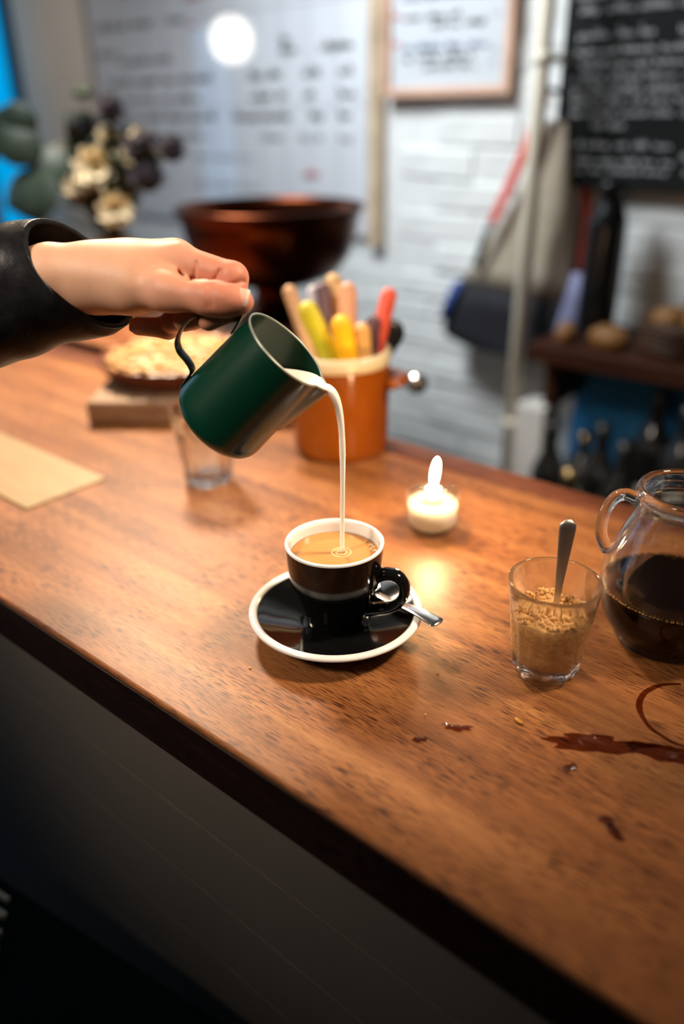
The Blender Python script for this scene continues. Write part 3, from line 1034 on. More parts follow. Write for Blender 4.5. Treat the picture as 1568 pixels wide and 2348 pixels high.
fprof = [(0.0, 0.0), (0.0020, 0.001), (0.0033, 0.005), (0.0040, 0.011), (0.0041, 0.017), (0.0036, 0.022), (0.0026, 0.0265), (0.0012, 0.0292), (0.0, 0.0300)]
fv, ff = lathe_data(smooth_profile(fprof, 3), 20)
fv = [(x + 0.0028 * (z_ / fh) ** 1.2 * 0.77, y + 0.0028 * (z_ / fh) ** 1.2 * 0.64, z_ + zz0) for x, y, z_ in fv]
flame = mesh_obj('flame', fv, ff, M['flame'], candle)
lathe('flame_base', [(0.0, 0.0478), (0.0030, 0.0481), (0.0039, 0.0500), (0.0036, 0.0522), (0.0030, 0.0530)], M['flamebase'], flame, 20)
pl = bpy.data.lights.new('candle_light', 'POINT')
pl.energy = 2.8
pl.color = (1.0, 0.66, 0.32)
pl.shadow_soft_size = 0.007
plo = link(bpy.data.objects.new('candle_light', pl))
plo.location = (KX + 0.001, KY, CT + 0.064)
plo['kind'] = 'helper'

# ================================================================== FACETED GLASSES
def tumbler(name, loc, h, rt, rb, material, rz=0.0):
    o = empty(name, loc, (0, 0, rz))
    n = 108
    def ring(r, z, facet, amp):
        out = []
        for i in range(n):
            a = 2 * PI * i / n
            u = (a * 9 / (2 * PI)) % 1.0
            w = 0.5 + 0.5 * math.cos(2 * PI * u)      # 1 on a ridge, 0 mid facet
            rr = r - facet * amp * (1 - w) * r
            out.append((rr * math.cos(a), rr * math.sin(a), z))
        return out
    rows = [ring(rb * 0.80, 0.0030, 1, 0.06), ring(rb * 0.86, 0.0004, 1, 0.10), ring(rb * 0.97, 0.0008, 1, 0.10), ring(rb * 1.06, 0.006, 1, 0.10), ring(rb * 1.10, 0.014, 1, 0.09)]
    for t in (0.30, 0.45, 0.60, 0.70):
        rows.append(ring(rb * 1.10 + (rt - rb * 1.10) * (t - 0.16) / 0.84, h * t, 1, 0.10 * (1 - max(0, t - 0.55) / 0.2)))
    for t in (0.76, 0.85, 0.95):
        rows.append(ring(rb * 1.10 + (rt - rb * 1.10) * (t - 0.16) / 0.84, h * t, 0, 0))
    rows += [ring(rt, h - 0.0007, 0, 0), ring(rt - 0.0004, h, 0, 0), ring(rt - 0.0013, h, 0, 0), ring(rt - 0.0018, h - 0.0009, 0, 0)]
    for t in (0.85, 0.6, 0.4, 0.2):
        rows.append(ring(rb * 1.10 + (rt - rb * 1.10) * (t - 0.16) / 0.84 - 0.0028 - 0.0012 * (1 - t), h * t, 0, 0))
    rows.append(ring(rb * 0.86, 0.0105, 0, 0))
    rows.append(ring(rb * 0.60, 0.0092, 0, 0))
    V = [p for r in rows for p in r]
    F = []
    for j in range(len(rows) - 1):
        for i in range(n):
            l = (i + 1) % n
            F.append((j * n + i, j * n + l, (j + 1) * n + l, (j + 1) * n + i))
    F.append(tuple(range(n - 1, -1, -1)))
    F.append(tuple(range((len(rows) - 1) * n, len(rows) * n)))
    mesh_obj('glass_wall', V, F, material, o)
    return o

SX, SY = 0.1606, 0.2117
sg = tag(tumbler('sugar_glass', (SX, SY, CT), 0.0805, 0.0335, 0.0235, M['glass'], 0.2), 'clear faceted tumbler of brown sugar beside the coffee jug', 'glass')
tag(tumbler('water_glass', (-0.3094, 0.2877, CT), 0.092, 0.0375, 0.0262, M['glass'], 0.1), 'empty clear faceted tumbler standing behind the green jug', 'glass')

# brown sugar: heaped body plus loose lumps
random.seed(5)
def sug_h(x, y):
    return 0.0545 + 0.0060 * mnoise.noise(Vector((x * 60, y * 60, 1.3))) + 0.0026 * mnoise.noise(Vector((x * 170, y * 170, 4.0))) + 0.10 * (y * 0.77 - x * 0.64) * -1.0 * -0.9
n, rings = 64, 18
V, F = [], []
def rin(z):
    t = z / 0.0805
    return 0.0235 * 1.10 + (0.0335 - 0.0235 * 1.10) * (t - 0.16) / 0.84 - 0.0031
for k, z in enumerate((0.0115, 0.016, 0.024, 0.036, 0.047)):
    for i in range(n):
        a = 2 * PI * i / n
        r = (rin(z) if k else 0.0185)
        V.append((r * math.cos(a), r * math.sin(a), z))
base_rows = 5
for k in range(rings):
    s = 1 - k / rings
    for i in range(n):
        a = 2 * PI * i / n
        r = (rin(0.054) - 0.0003) * s
        x, y = r * math.cos(a), r * math.sin(a)
        V.append((x, y, sug_h(x, y) - (0.002 if k == 0 else 0)))
tot = base_rows + rings
for j in range(tot - 1):
    for i in range(n):
        l = (i + 1) % n
        F.append((j * n + i, j * n + l, (j + 1) * n + l, (j + 1) * n + i))
c_ = len(V)
V.append((0, 0, sug_h(0, 0)))
for i in range(n): F.append(((tot - 1) * n + i, (tot - 1) * n + (i + 1) % n, c_))
F.append(tuple(range(n - 1, -1, -1)))
sugar = tag(empty('brown_sugar', (SX, SY, CT)), 'heap of crumbly brown sugar inside the faceted tumbler', 'sugar')
mesh_obj('sugar_heap', V, F, M['sugar'], sugar)
parts = []
for k in range(760):
    a = random.uniform(0, 2 * PI); r = math.sqrt(random.random()) * 0.0258
    x, y = r * math.cos(a), r * math.sin(a)
    s = random.choice([0.0005, 0.0007, 0.0009, 0.0012, 0.0016, 0.0021])
    v, f_ = blob_data(s, k, 1, 0.5)
    parts.append(([(p[0] + x, p[1] + y, p[2] + sug_h(x, y) + s * 0.4) for p in v], f_))
o = mesh_obj('sugar_grains', *merge(parts), M['sugar'], sugar)
o['kind'] = 'stuff'

# spoon standing in the sugar
ss = tag(empty('sugar_spoon'), 'steel teaspoon standing upright in the brown sugar', 'spoon')
p0 = Vector((0.1625, 0.2125, CT + 0.030)); p1 = Vector((0.1583, 0.2275, CT + 0.122))
d = p1 - p0
pts, rad = [], []
for i in range(30):
    t = i / 29
    bend = 0.0
    pts.append(p0 + d * t)
    w = 0.0022 + 0.0045 * max(0, (t - 0.35) / 0.65) ** 1.1
    if t > 0.94: w *= math.sqrt(max(1 - ((t - 0.94) / 0.062) ** 2, 0.03))
    rad.append(w)
tube('handle', pts, rad, mat('brushed_steel', (0.66, 0.60, 0.53), 0.38, metal=1.0), ss, 16, (1.0, 0.22), up=(0.80, 0.60, 0))

# ================================================================== COFFEE JUG
JX, JY = 0.2151, 0.3115
jug = tag(empty('coffee_jug', (JX, JY, CT)), 'round clear glass jug half full of black coffee at right edge', 'jug')
jo = smooth_profile([(0.0, 0.0022), (0.030, 0.0018), (0.036, 0.0), (0.0395, 0.0022), (0.0430, 0.009), (0.0520, 0.026), (0.0560, 0.046), (0.0535, 0.066), (0.0450, 0.090), (0.0372, 0.108), (0.0348, 0.1165), (0.0352, 0.1205)], 5)
jo += [(0.0375, 0.1225), (0.0392, 0.1255), (0.0393, 0.1290), (0.0378, 0.1318), (0.0355, 0.1322), (0.0336, 0.1300), (0.0330, 0.1262), (0.0328, 0.1180)]
ji = smooth_profile([(0.0328, 0.1165), (0.0352, 0.107), (0.0430, 0.089), (0.0515, 0.066), (0.0540, 0.046), (0.0500, 0.027), (0.0400, 0.0100), (0.0340, 0.0058), (0.0, 0.0052)], 5)
lathe('glass_body', jo + ji, M['glass'], jug, 80)
hv = Vector((-0.80, -0.20, 0)).normalized()
hp = [(0.0375, 0.1165), (0.0455, 0.1185), (0.0525, 0.1150), (0.0575, 0.1055), (0.0600, 0.0920), (0.0590, 0.0790), (0.0530, 0.0680)]
pts = spline3([hv * r + Vector((0, 0, zz)) for r, zz in hp], 5)
tube('handle', pts, 0.0052, M['glass'], jug, 14, (1.2, 0.9), up=(-hv.y, hv.x, 0))
jc = tag(empty('black_coffee', (JX, JY, CT)), 'black coffee with a ring of golden bubbles in the glass jug', 'coffee')
LV = 0.0475
cp = [(r + 0.0005, z_ - 0.0003) for r, z_ in smooth_profile([(0.0515, 0.066), (0.0540, 0.046), (0.0500, 0.027), (0.0400, 0.0100), (0.0340, 0.0058), (0.0, 0.0052)], 6)[::-1] if z_ < LV]
cp[0] = (0.0, cp[0][1])
cp += [(0.0544, LV), (0.052, LV - 0.0004), (0.0, LV - 0.0004)]
lathe('coffee_body', cp, M['darkcoffee'], jc, 80)
parts = []
for k in range(170):
    a = 2 * PI * k / 170 + random.uniform(-.01, .01)
    r = 0.0530 - random.uniform(0, 0.0012)
    s = random.uniform(0.0004, 0.0009)
    v, f_ = blob_data(s, k, 1, 0.1)
    parts.append(([(p[0] + r * math.cos(a), p[1] + r * math.sin(a), p[2] + LV) for p in v], f_))
o = mesh_obj('bubble_ring', *merge(parts), M['goldbubble'], jc)
o['kind'] = 'stuff'

# ================================================================== STONEWARE CROCK WITH STICKS
crock = tag(empty('stoneware_crock', (-0.256, 0.465, CT)), 'honey brown glazed stoneware crock with cream rim full of sticks', 'crock')
lathe('crock_body', smooth_profile([(0.0, 0.0), (0.050, 0.0), (0.0575, 0.002), (0.0595, 0.008), (0.0605, 0.03), (0.0612, 0.08), (0.0612, 0.112)], 4), M['crock'], crock, 64)
lathe('cream_rim', [(0.0612, 0.1118), (0.0622, 0.1135), (0.0628, 0.120), (0.0622, 0.1265), (0.0600, 0.1290), (0.0570, 0.1285), (0.0555, 0.1250), (0.0553, 0.110)], M['crockrim'], crock, 64)
lathe('crock_inside', [(0.0553, 0.112), (0.0550, 0.08), (0.053, 0.015), (0.0, 0.012)], M['crockin'], crock, 48)
for sgn in (1, -1):
    ld = Vector((0.80, 0.60, 0)) * sgn
    sd = Vector((-ld.y, ld.x, 0))
    pts = spline3([ld * 0.058 + sd * -0.024 + Vector((0, 0, 0.090)), ld * 0.070 + sd * -0.017 + Vector((0, 0, 0.091)), ld * 0.0745 + Vector((0, 0, 0.092)), ld * 0.070 + sd * 0.017 + Vector((0, 0, 0.091)), ld * 0.058 + sd * 0.024 + Vector((0, 0, 0.090))], 4)
    tube('lug_handle', pts, [0.008] * len(pts), M['crock'], crock, 12, (0.85, 1.5), up=(0, 0, 1))
STK = [
    ('tan', (-0.225, 0.436, 1.02), (-0.347, 0.474, 1.190), 0.0085, (0.56, 0.30, 0.13), 'slim tan wooden stick, leftmost in the stoneware crock'),
    ('lime', (-0.214, 0.468, 1.02), (-0.281, 0.431, 1.186), 0.0115, (0.52, 0.46, 0.02), 'thick lime yellow stick leaning left in the stoneware crock'),
    ('grey', (-0.230, 0.432, 1.02), (-0.323, 0.494, 1.190), 0.0085, (0.45, 0.43, 0.47), 'pale grey stick at the back of the stoneware crock'),
    ('plum', (-0.228, 0.434, 1.02), (-0.302, 0.488, 1.197), 0.0095, (0.10, 0.042, 0.05), 'tall dark plum stick in the middle of the crock'),
    ('tan2', (-0.231, 0.431, 1.02), (-0.306, 0.514, 1.203), 0.0105, (0.58, 0.36, 0.16), 'tallest light wooden stick at the back of the crock'),
    ('pink', (-0.222, 0.440, 1.02), (-0.271, 0.500, 1.199), 0.0105, (0.60, 0.30, 0.17), 'pinkish tan wooden stick behind the bright yellow one'),
    ('yellow', (-0.214, 0.459, 1.02), (-0.241, 0.449, 1.173), 0.0120, (0.82, 0.42, 0.005), 'bright egg yellow stick at the front of the crock'),
    ('honey', (-0.214, 0.469, 1.02), (-0.226, 0.470, 1.162), 0.0100, (0.58, 0.31, 0.09), 'short honey coloured wooden stick right of the yellow one'),
    ('plum2', (-0.214, 0.461, 1.02), (-0.229, 0.498, 1.165), 0.0090, (0.085, 0.035, 0.045), 'short dark brown stick beside the red one'),
    ('red', (-0.219, 0.445, 1.02), (-0.229, 0.531, 1.192), 0.0095, (0.60, 0.075, 0.035), 'red stick leaning right out of the stoneware crock'),
]
for nme, a, b_, r, col, lab in STK:
    o = stick('wooden_stick', a, b_, r, noisy('stick_' + nme, col, tuple(min(1, q * 1.25) for q in col), 40.0, 0.45, 0.1, 0.001), None, r * 1.05, 14)
    tag(o, lab, 'stick', 'sticks in the crock')
o = stick('flat_spatula', (-0.2550, 0.4350, 1.03), (-0.222, 0.541, 1.150), 0.013, M['black'], None, 0.017, 14, (1.0, 0.35))
tag(o, 'black flat spatula end sticking out right of the crock', 'spatula', 'sticks in the crock')

# ================================================================== CHOPPING BOARD AND TART
bd = empty('chopping_board', (-0.5790, 0.3060, CT), (0, 0, math.atan2(0.617, 0.787)))
tag(bd, 'thick pale wooden chopping board under the tart', 'board')
box('board_slab', 0.0, 0.31, 0.0, 0.205, 0.0, 0.035, M['boardwood'], bd, 0.006, 3)
TX, TY = -0.5700, 0.4800
tart = tag(empty('tart', (TX - 0.012, TY - 0.004, CT + 0.0350)), 'round golden crumble tart in a dark dish on the chopping board', 'tart')
R0 = 0.1
n = 96
V, F = [], []
tp = [(0.080, 0.0), (0.088, 0.001), (0.094, 0.010), (0.100, 0.024), (0.103, 0.0275), (0.101, 0.0295), (0.096, 0.024), (0.090, 0.016), (0.0, 0.012)]
for j, (r, z) in enumerate([(0.0, 0.0)] + tp):
    for i in range(n):
        a = 2 * PI * i / n
        fl = 1 + (0.022 * math.cos(a * 24) if 2 <= j <= 7 else 0)
        V.append((r * fl * math.cos(a), r * fl * math.sin(a), z))
for j in range(len(tp)):
    for i in range(n):
        l = (i + 1) % n
        F.append((j * n + i, j * n + l, (j + 1) * n + l, (j + 1) * n + i))
mesh_obj('fluted_dish', V, F, M['dish'], tart)
V, F = [], []
rings = 22
for k in range(rings + 1):
    r = 0.0955 * (1 - k / rings)
    for i in range(n):
        a = 2 * PI * i / n
        x, y = r * math.cos(a), r * math.sin(a)
        h = 0.0265 + 0.007 * (1 - (r / 0.0955) ** 2) + 0.006 * mnoise.noise(Vector((x * 55, y * 55, 2))) + 0.003 * mnoise.noise(Vector((x * 140, y * 140, 7)))
        V.append((x, y, h if k else 0.022))
for j in range(rings):
    for i in range(n):
        l = (i + 1) % n
        F.append((j * n + i, j * n + l, (j + 1) * n + l, (j + 1) * n + i))
mesh_obj('tart_filling', V, F, M['pastry'], tart)
parts = []
for k in range(260):
    a = random.uniform(0, 2 * PI); r = math.sqrt(random.random()) * 0.093
    s = random.uniform(0.003, 0.0075)
    v, f_ = blob_data(s, k, 1, 0.5, (1, 1, 0.5))
    x, y = r * math.cos(a), r * math.sin(a)
    h = 0.0275 + 0.007 * (1 - (r / 0.0955) ** 2)
    parts.append(([(p[0] + x, p[1] + y, p[2] + h) for p in v], f_))
o = mesh_obj('crumble_topping', *merge(parts), M['crumble'], tart)
o['kind'] = 'stuff'

tart.scale = (1.13, 1.13, 1.05)

# kraft card lying on the counter at the left
o = box('kraft_card', -0.78, -0.4065, 0.1105, 0.2138, CT + 0.0002, CT + 0.0022, M['kraft'], None, 0.0008, 2)
tag(o, 'flat light brown kraft card lying on the counter at left', 'card')

# ================================================================== BACK TABLE, COPPER BOWL, VASE
bt = tag(empty('back_table'), 'reddish wooden table behind the counter carrying the copper bowl', 'table')
box('table_top', -2.2, -0.705, 0.575, 1.03, CT - 0.04, CT - 0.0005, M['tablewood'], bt, 0.003)
for x in (-2.12, -0.78):
    for y in (0.64, 0.97):
        box('leg', x - 0.03, x + 0.03, y - 0.03, y + 0.03, 0, CT - 0.04, M['slabside'], bt)

cb = tag(empty('copper_bowl', (-0.828, 0.932, CT)), 'large dark copper bowl on a flared foot behind the hand', 'bowl')
ob = smooth_profile([(0.0, 0.066), (0.030, 0.066), (0.085, 0.073), (0.128, 0.092), (0.158, 0.128), (0.172, 0.170), (0.176, 0.196)], 5)
ob += [(0.1790, 0.2000), (0.1845, 0.2120), (0.1860, 0.2165), (0.1850, 0.2195), (0.1825, 0.2190), (0.1800, 0.2120), (0.1740, 0.1980)]
ob += smooth_profile([(0.1735, 0.194), (0.169, 0.170), (0.154, 0.128), (0.124, 0.095), (0.082, 0.077), (0.0, 0.070)], 5)
lathe('bowl_basin', ob, M['copper'], cb, 96)
lathe('foot', smooth_profile([(0.046, 0.0680), (0.040, 0.060), (0.042, 0.040), (0.056, 0.018), (0.076, 0.006), (0.080, 0.0)], 5) + [(0.074, 0.0), (0.0, 0.012)], M['copper'], cb, 64)
rr = [(0.1857 + 0.004 * math.cos(w), 0.2175 + 0.004 * math.sin(w)) for w in [2 * PI * i / 10 for i in range(10)]]
lathe('rolled_rim', rr, M['copper'], cb, 96, closed=True)

VX, VY = -1.1700, 0.8000
vase = tag(lathe('flower_vase', smooth_profile([(0.0, 0.0), (0.040, 0.0), (0.047, 0.012), (0.050, 0.05), (0.044, 0.10), (0.040, 0.135), (0.042, 0.147)], 5) + [(0.038, 0.147), (0.036, 0.135), (0.040, 0.10), (0.045, 0.05), (0.0, 0.01)], M['terracotta'], None, 48), 'small terracotta flower vase half hidden behind the sleeve', 'vase')
vase.location = (VX, VY, CT)
NECK = Vector((VX, VY, CT + 0.145))
EX = Vector((0.7664, 0.6422, 0)).normalized(); EY = Vector((-0.6422, 0.7664, 0))
def stem(o, top, r=0.0022):
    top = Vector(top)
    foot = NECK + Vector(((top.x - VX) * 0.05, (top.y - VY) * 0.05, -0.09))
    neck = NECK + Vector(((top.x - VX) * 0.13, (top.y - VY) * 0.13, 0.0))
    mid = neck.lerp(top, 0.55) + Vector((0, 0, 0.018))
    return tube('stem', spline3([foot, neck, mid, top], 5), r, M['stem'], o, 6)
def petal_data(ln, wd, cup_):
    V, F = [], []
    nu, nv = 6, 5
    for i in range(nu):
        u = i / (nu - 1)
        w = wd * math.sin(PI * min(0.12 + u * 0.86, 1.0)) ** 0.7
        for j in range(nv):
            s = (j / (nv - 1) * 2 - 1)
            V.append((ln * u, s * w, cup_ * ln * (u ** 2) + 0.25 * w * s * s))
    for i in range(nu - 1):
        for j in range(nv - 1):
            F.append((i * nv + j, (i + 1) * nv + j, (i + 1) * nv + j + 1, i * nv + j + 1))
    # thickness
    o = len(V)
    V2 = [(x, y, z - 0.0012) for x, y, z in V]
    return V + V2, F + [tuple(o + q for q in f[::-1]) for f in F]
petal_me = {}
def cream_flower(top, size, tiltv, lab):
    o = tag(empty('cream_flower'), lab, 'flower', 'cream flowers in the vase')
    stem(o, top)
    axis = Vector(tiltv).normalized()
    q = axis.to_track_quat('Z', 'Y').to_matrix().to_4x4()
    base = Matrix.Translation(Vector(top)) @ q
    key = round(size, 3)
    v, f_ = blob_data(size * 0.22, 3, 2, 0.3)
    core = mesh_obj('flower_centre', [base @ (Vector(p) + Vector((0, 0, 0.006))) for p in v], f_, M['creamcore'], o)
    for layer, (cnt, ln, cu) in enumerate(((9, 1.0, 0.15), (7, 0.78, 0.55), (5, 0.5, 1.1))):
        kk = (key, layer)
        if kk not in petal_me:
            v, f_ = petal_data(size * ln, size * 0.30, cu)
            me = bpy.data.meshes.new('petal'); me.from_pydata(v, [], f_); me.materials.append(M['cream'])
            for p in me.polygons: p.use_smooth = True
            petal_me[kk] = me
        for k in range(cnt):
            p = bpy.data.objects.new('petal', petal_me[kk])
            link(p, core)
            p.matrix_world = base @ Matrix.Translation((0, 0, 0.003 * layer)) @ Matrix.Rotation(2 * PI * k / cnt + layer * 0.3, 4, 'Z')
def spiky_data(r, seed, nsp, ln):
    rnd = random.Random(seed)
    parts = [blob_data(r, seed, 2, 0.15, (1, 1, 1.15))]
    for k in range(nsp):
        u = rnd.uniform(-0.3, 1); a = rnd.uniform(0, 2 * PI)
        s = math.sqrt(1 - u * u)
        d = Vector((s * math.cos(a), s * math.sin(a), u))
        t = d.orthogonal().normalized() * r * 0.10
        b2 = d.cross(t)
        p = d * r * 0.9
        tip = d * (r + ln * rnd.uniform(0.6, 1.2))
        parts.append(([p + t, p - t * 0.5 + b2, p - t * 0.5 - b2, tip], [(0, 1, 3), (1, 2, 3), (2, 0, 3)]))
    return merge(parts)
def thistle_flower(top, r, seed, lab):
    o = tag(empty('thistle'), lab, 'flower', 'thistles in the vase')
    stem(o, top)
    v, f_ = spiky_data(r, seed, 150, r * 0.55)
    mesh_obj('thistle_head', [Vector(top) + Vector(p) for p in v], f_, M['thistle'], o, smooth=False)
    lv = [xform(petal_data(r * 1.7, r * 0.22, 0.3), Matrix.Translation(Vector(top) - Vector((0, 0, r * 0.8))) @ Matrix.Rotation(2 * PI * k / 7, 4, 'Z')) for k in range(7)]
    mesh_obj('bracts', *merge(lv), M['leafdark'], o)
def leaf_disc(ln, wd):
    V, F = [], []
    nu, nv = 9, 7
    for i in range(nu):
        u = i / (nu - 1)
        w = wd * math.sqrt(max(math.sin(PI * u), 0.0)) * (1 + 0.15 * (0.5 - u))
        for j in range(nv):
            s = j / (nv - 1) * 2 - 1
            V.append((ln * u, s * w, 0.10 * ln * math.sin(PI * u) - 0.22 * w * s * s))
    for i in range(nu - 1):
        for j in range(nv - 1):
            F.append((i * nv + j, (i + 1) * nv + j, (i + 1) * nv + j + 1, i * nv + j + 1))
    o = len(V)
    V2 = [(x, y, z - 0.0010) for x, y, z in V]
    return V + V2, F + [tuple(o + q for q in f[::-1]) for f in F]
def eucalyptus(top, leaves, label):
    o = tag(empty('eucalyptus_branch'), label, 'branch', 'eucalyptus in the vase')
    st_ = stem(o, top, 0.003)
    for p, d, ln in leaves:
        dd = Vector(d).normalized()
        nrm = Vector((0.45, -0.6, 0.55))
        nrm = (nrm - dd * nrm.dot(dd)).normalized()
        yy = nrm.cross(dd)
        mt = Matrix(((dd.x, yy.x, nrm.x, p[0]), (dd.y, yy.y, nrm.y, p[1]), (dd.z, yy.z, nrm.z, p[2]), (0, 0, 0, 1)))
        mesh_obj('leaf', *xform(leaf_disc(ln, ln * 0.46), mt), M['eucalyptus'], st_)
def W(px, py):   # small map of the bouquet plane: right / up offsets in metres from the vase neck
    p = NECK + EX * px + Vector((0, 0, py))
    return p
def sprig(top, seed):
    o = tag(empty('leafy_sprig'), 'dark green leafy filler sprig in the bouquet', 'sprig', 'leafy sprigs in the vase')
    st_ = stem(o, top, 0.0016)
    rnd = random.Random(seed)
    top = Vector(top)
    base_ = NECK + Vector((0, 0, 0.015))
    for k in range(16):
        t = 0.10 + 0.90 * k / 15
        p = base_.lerp(top, t) + Vector((0, 0, 0.012 * math.sin(PI * t)))
        a = rnd.uniform(0, 2 * PI)
        d = Vector((math.cos(a), math.sin(a), rnd.uniform(0.2, 1.1))).normalized()
        q = d.to_track_quat('X', 'Z').to_matrix().to_4x4()
        mesh_obj('leaf', *xform(petal_data(rnd.uniform(0.045, 0.075), rnd.uniform(0.011, 0.018), 0.2), Matrix.Translation(p) @ q), M['leafdark'], st_)
P_ = lambda x, y, z: Vector((x, y, z))
eucalyptus((-1.345, 0.735, 1.33), [
    (P_(-1.340, 0.70, 1.335), (-0.9, -0.50, 0.30), 0.130), (P_(-1.275, 0.70, 1.340), (-0.20, -0.2, 0.8), 0.075),
    (P_(-1.300, 0.705, 1.315), (-0.25, -0.25, 0.9), 0.095), (P_(-1.255, 0.695, 1.300), (-0.35, -0.2, 0.45), 0.100),
    (P_(-1.275, 0.70, 1.315), (0.4, 0.35, -0.35), 0.095), (P_(-1.240, 0.70, 1.270), (-0.6, -0.5, -0.45), 0.105),
    (P_(-1.225, 0.71, 1.280), (-0.30, -0.3, -0.45), 0.115)],
    'large round leaved eucalyptus branch spreading left from the vase')
cream_flower((-1.135, 0.755, 1.285), 0.050, (0.8, -0.55, 0.30), 'largest cream flower in the middle of the bouquet')
cream_flower((-1.270, 0.755, 1.300), 0.034, (0.75, -0.6, 0.35), 'cream flower next to the eucalyptus leaves')
cream_flower((-1.075, 0.745, 1.212), 0.038, (0.8, -0.5, 0.25), 'cream flower hanging lowest at right of the bouquet')
cream_flower((-1.160, 0.810, 1.345), 0.024, (0.8, -0.5, 0.5), 'pale cream flower above the largest cream one')
cream_flower((-1.085, 0.800, 1.300), 0.026, (0.8, -0.5, 0.4), 'small cream flower between the largest one and thistles')
cream_flower((-1.050, 0.805, 1.345), 0.020, (0.8, -0.4, 0.6), 'tiny cream bloom on top of the right thistles')
cream_flower((-1.200, 0.745, 1.250), 0.028, (0.8, -0.5, 0.3), 'cream flower low at left of the largest one')
for p, r, s, lab in (((-1.128, 0.80, 1.392), 0.023, 1, 'dark thistle standing highest over the bouquet'), ((-1.225, 0.80, 1.362), 0.022, 2, 'dark thistle under the green seed heads'), ((-1.035, 0.80, 1.322), 0.030, 3, 'biggest dark purple thistle at right of the bouquet'), ((-0.950, 0.80, 1.324), 0.021, 4, 'dark thistle furthest right in the bouquet'), ((-1.020, 0.79, 1.275), 0.027, 5, 'dark thistle hanging below the biggest thistle'), ((-1.19, 0.81, 1.31), 0.024, 6, 'dark thistle half hidden behind the largest cream flower')):
    thistle_flower(p, r, s, lab)
for p, r, s, lab in (((-1.213, 0.80, 1.424), 0.017, 7, 'green flat seed head topmost in the bouquet'), ((-1.222, 0.80, 1.378), 0.016, 8, 'green seed head just below the topmost one')):
    o = tag(empty('seed_head'), lab, 'flower', 'green seed heads in the vase')
    stem(o, p, 0.0014)
    v, f_ = spiky_data(r, s, 60, r * 0.3)
    mesh_obj('seed_cluster', [Vector(p) + Vector((q[0] * 1.2, q[1] * 1.2, q[2] * 0.6)) for q in v], f_, M['leafdark'], o, smooth=False)
for k, p in enumerate(((-1.25, 0.79, 1.33), (-1.20, 0.78, 1.30), (-1.15, 0.80, 1.33), (-1.10, 0.79, 1.28), (-1.14, 0.77, 1.25), (-1.21, 0.77, 1.26), (-1.06, 0.80, 1.25), (-1.27, 0.78, 1.27), (-1.18, 0.76, 1.22), (-1.10, 0.77, 1.22), (-1.02, 0.80, 1.30), (-1.30, 0.77, 1.25), (-1.28, 0.78, 1.21), (-1.12, 0.81, 1.35), (-1.06, 0.80, 1.28))):
    sprig(p, k + 20)
# dried tan sprig low at the left
for p, lab in (((-1.330, 0.74, 1.205), 'dried tan bloom leftmost below the eucalyptus'), ((-1.305, 0.73, 1.165), 'dried tan bloom lowest beside the sleeve')):
    cream_flower(p, 0.020, (0.6, -0.7, 0.3), lab)

# ================================================================== WHITEBOARD, MENU, CHALKBOARD
def scribble(x0, x1, z, h, seed, y, th=0.0022, gaps=True):
    """Illegible handwriting: ribbons in the xz plane at depth y."""
    rnd = random.Random(seed)
    V, F = [], []
    def seg(a, b_):
        d = Vector((b_[0] - a[0], 0, b_[1] - a[1]))
        if d.length < 1e-5: return
        n_ = Vector((-d.z, 0, d.x)).normalized() * th * 0.5
        o = len(V)
        for p, s in ((a, 1), (a, -1), (b_, -1), (b_, 1)):
            V.append((p[0] + n_.x * s, y, p[1] + n_.z * s))
        F.append((o, o + 1, o + 2, o + 3))
    x = x0
    while x < x1:
        wl_ = rnd.randint(3, 8)
        for _ in range(wl_):
            w = h * rnd.uniform(0.35, 0.6)
            if x + w > x1: break
            k = rnd.random()
            hh = h * (1.0 if k < 0.35 else 0.62)
            zb = z - (0.25 * h if 0.35 < k < 0.45 else 0)
            p = [(x, z + hh * rnd.uniform(0.6, 1)), (x + w * 0.2, zb), (x + w * 0.55, z + hh * rnd.uniform(0.4, 0.7)), (x + w * 0.85, z + rnd.uniform(0, 0.15) * h)]
            for a, b_ in zip(p[:-1], p[1:]): seg(a, b_)
            if rnd.random() < 0.4: seg((x + w * 0.1, z + hh * 0.5), (x + w * 0.8, z + hh * 0.5))
            x += w * 1.12
        x += h * (rnd.uniform(0.4, 0.9) if gaps else 0.2)
        if x + h * 0.4 > x1: break
    return V, F

wb = tag(empty('whiteboard'), 'large glossy whiteboard planner with ruled columns and faded handwriting', 'whiteboard')
WX0, WX1, WZ0, WZ1 = -2.13, -1.005, 1.085, 1.98
wbp = box('board_panel', WX0, WX1, YW - 0.026, YW - 0.008, WZ0, WZ1, M['whiteboard'], wb, 0.002)
box('edge_trim', WX0 - 0.02, WX0, YW - 0.030, YW - 0.010, WZ0 - 0.012, WZ1, mat('mauve_trim', (0.33, 0.26, 0.25), 0.5), wb)
tag(box('edge_trim', WX1, WX1 + 0.040, YW - 0.034, YW - 0.010, WZ0 - 0.02, WZ1, M['lightwood'], wb), 'pale wooden strip')
yy = YW - 0.0272
parts = []
xx = WX0 + 0.09
while xx < WX1 - 0.02:
    parts.append(([(xx, yy, WZ0 + 0.02), (xx + 0.0022, yy, WZ0 + 0.02), (xx + 0.0022, yy, WZ1 - 0.02), (xx, yy, WZ1 - 0.02)], [(0, 1, 2, 3)]))
    xx += 0.093
for zz in (1.395, 1.625):
    parts.append(([(WX0 + .01, yy, zz), (WX1 - .01, yy, zz), (WX1 - .01, yy, zz + 0.0025), (WX0 + .01, yy, zz + 0.0025)], [(0, 1, 2, 3)]))
mesh_obj('ruled_lines', *merge(parts), M['ink_pale'], wbp, smooth=False)
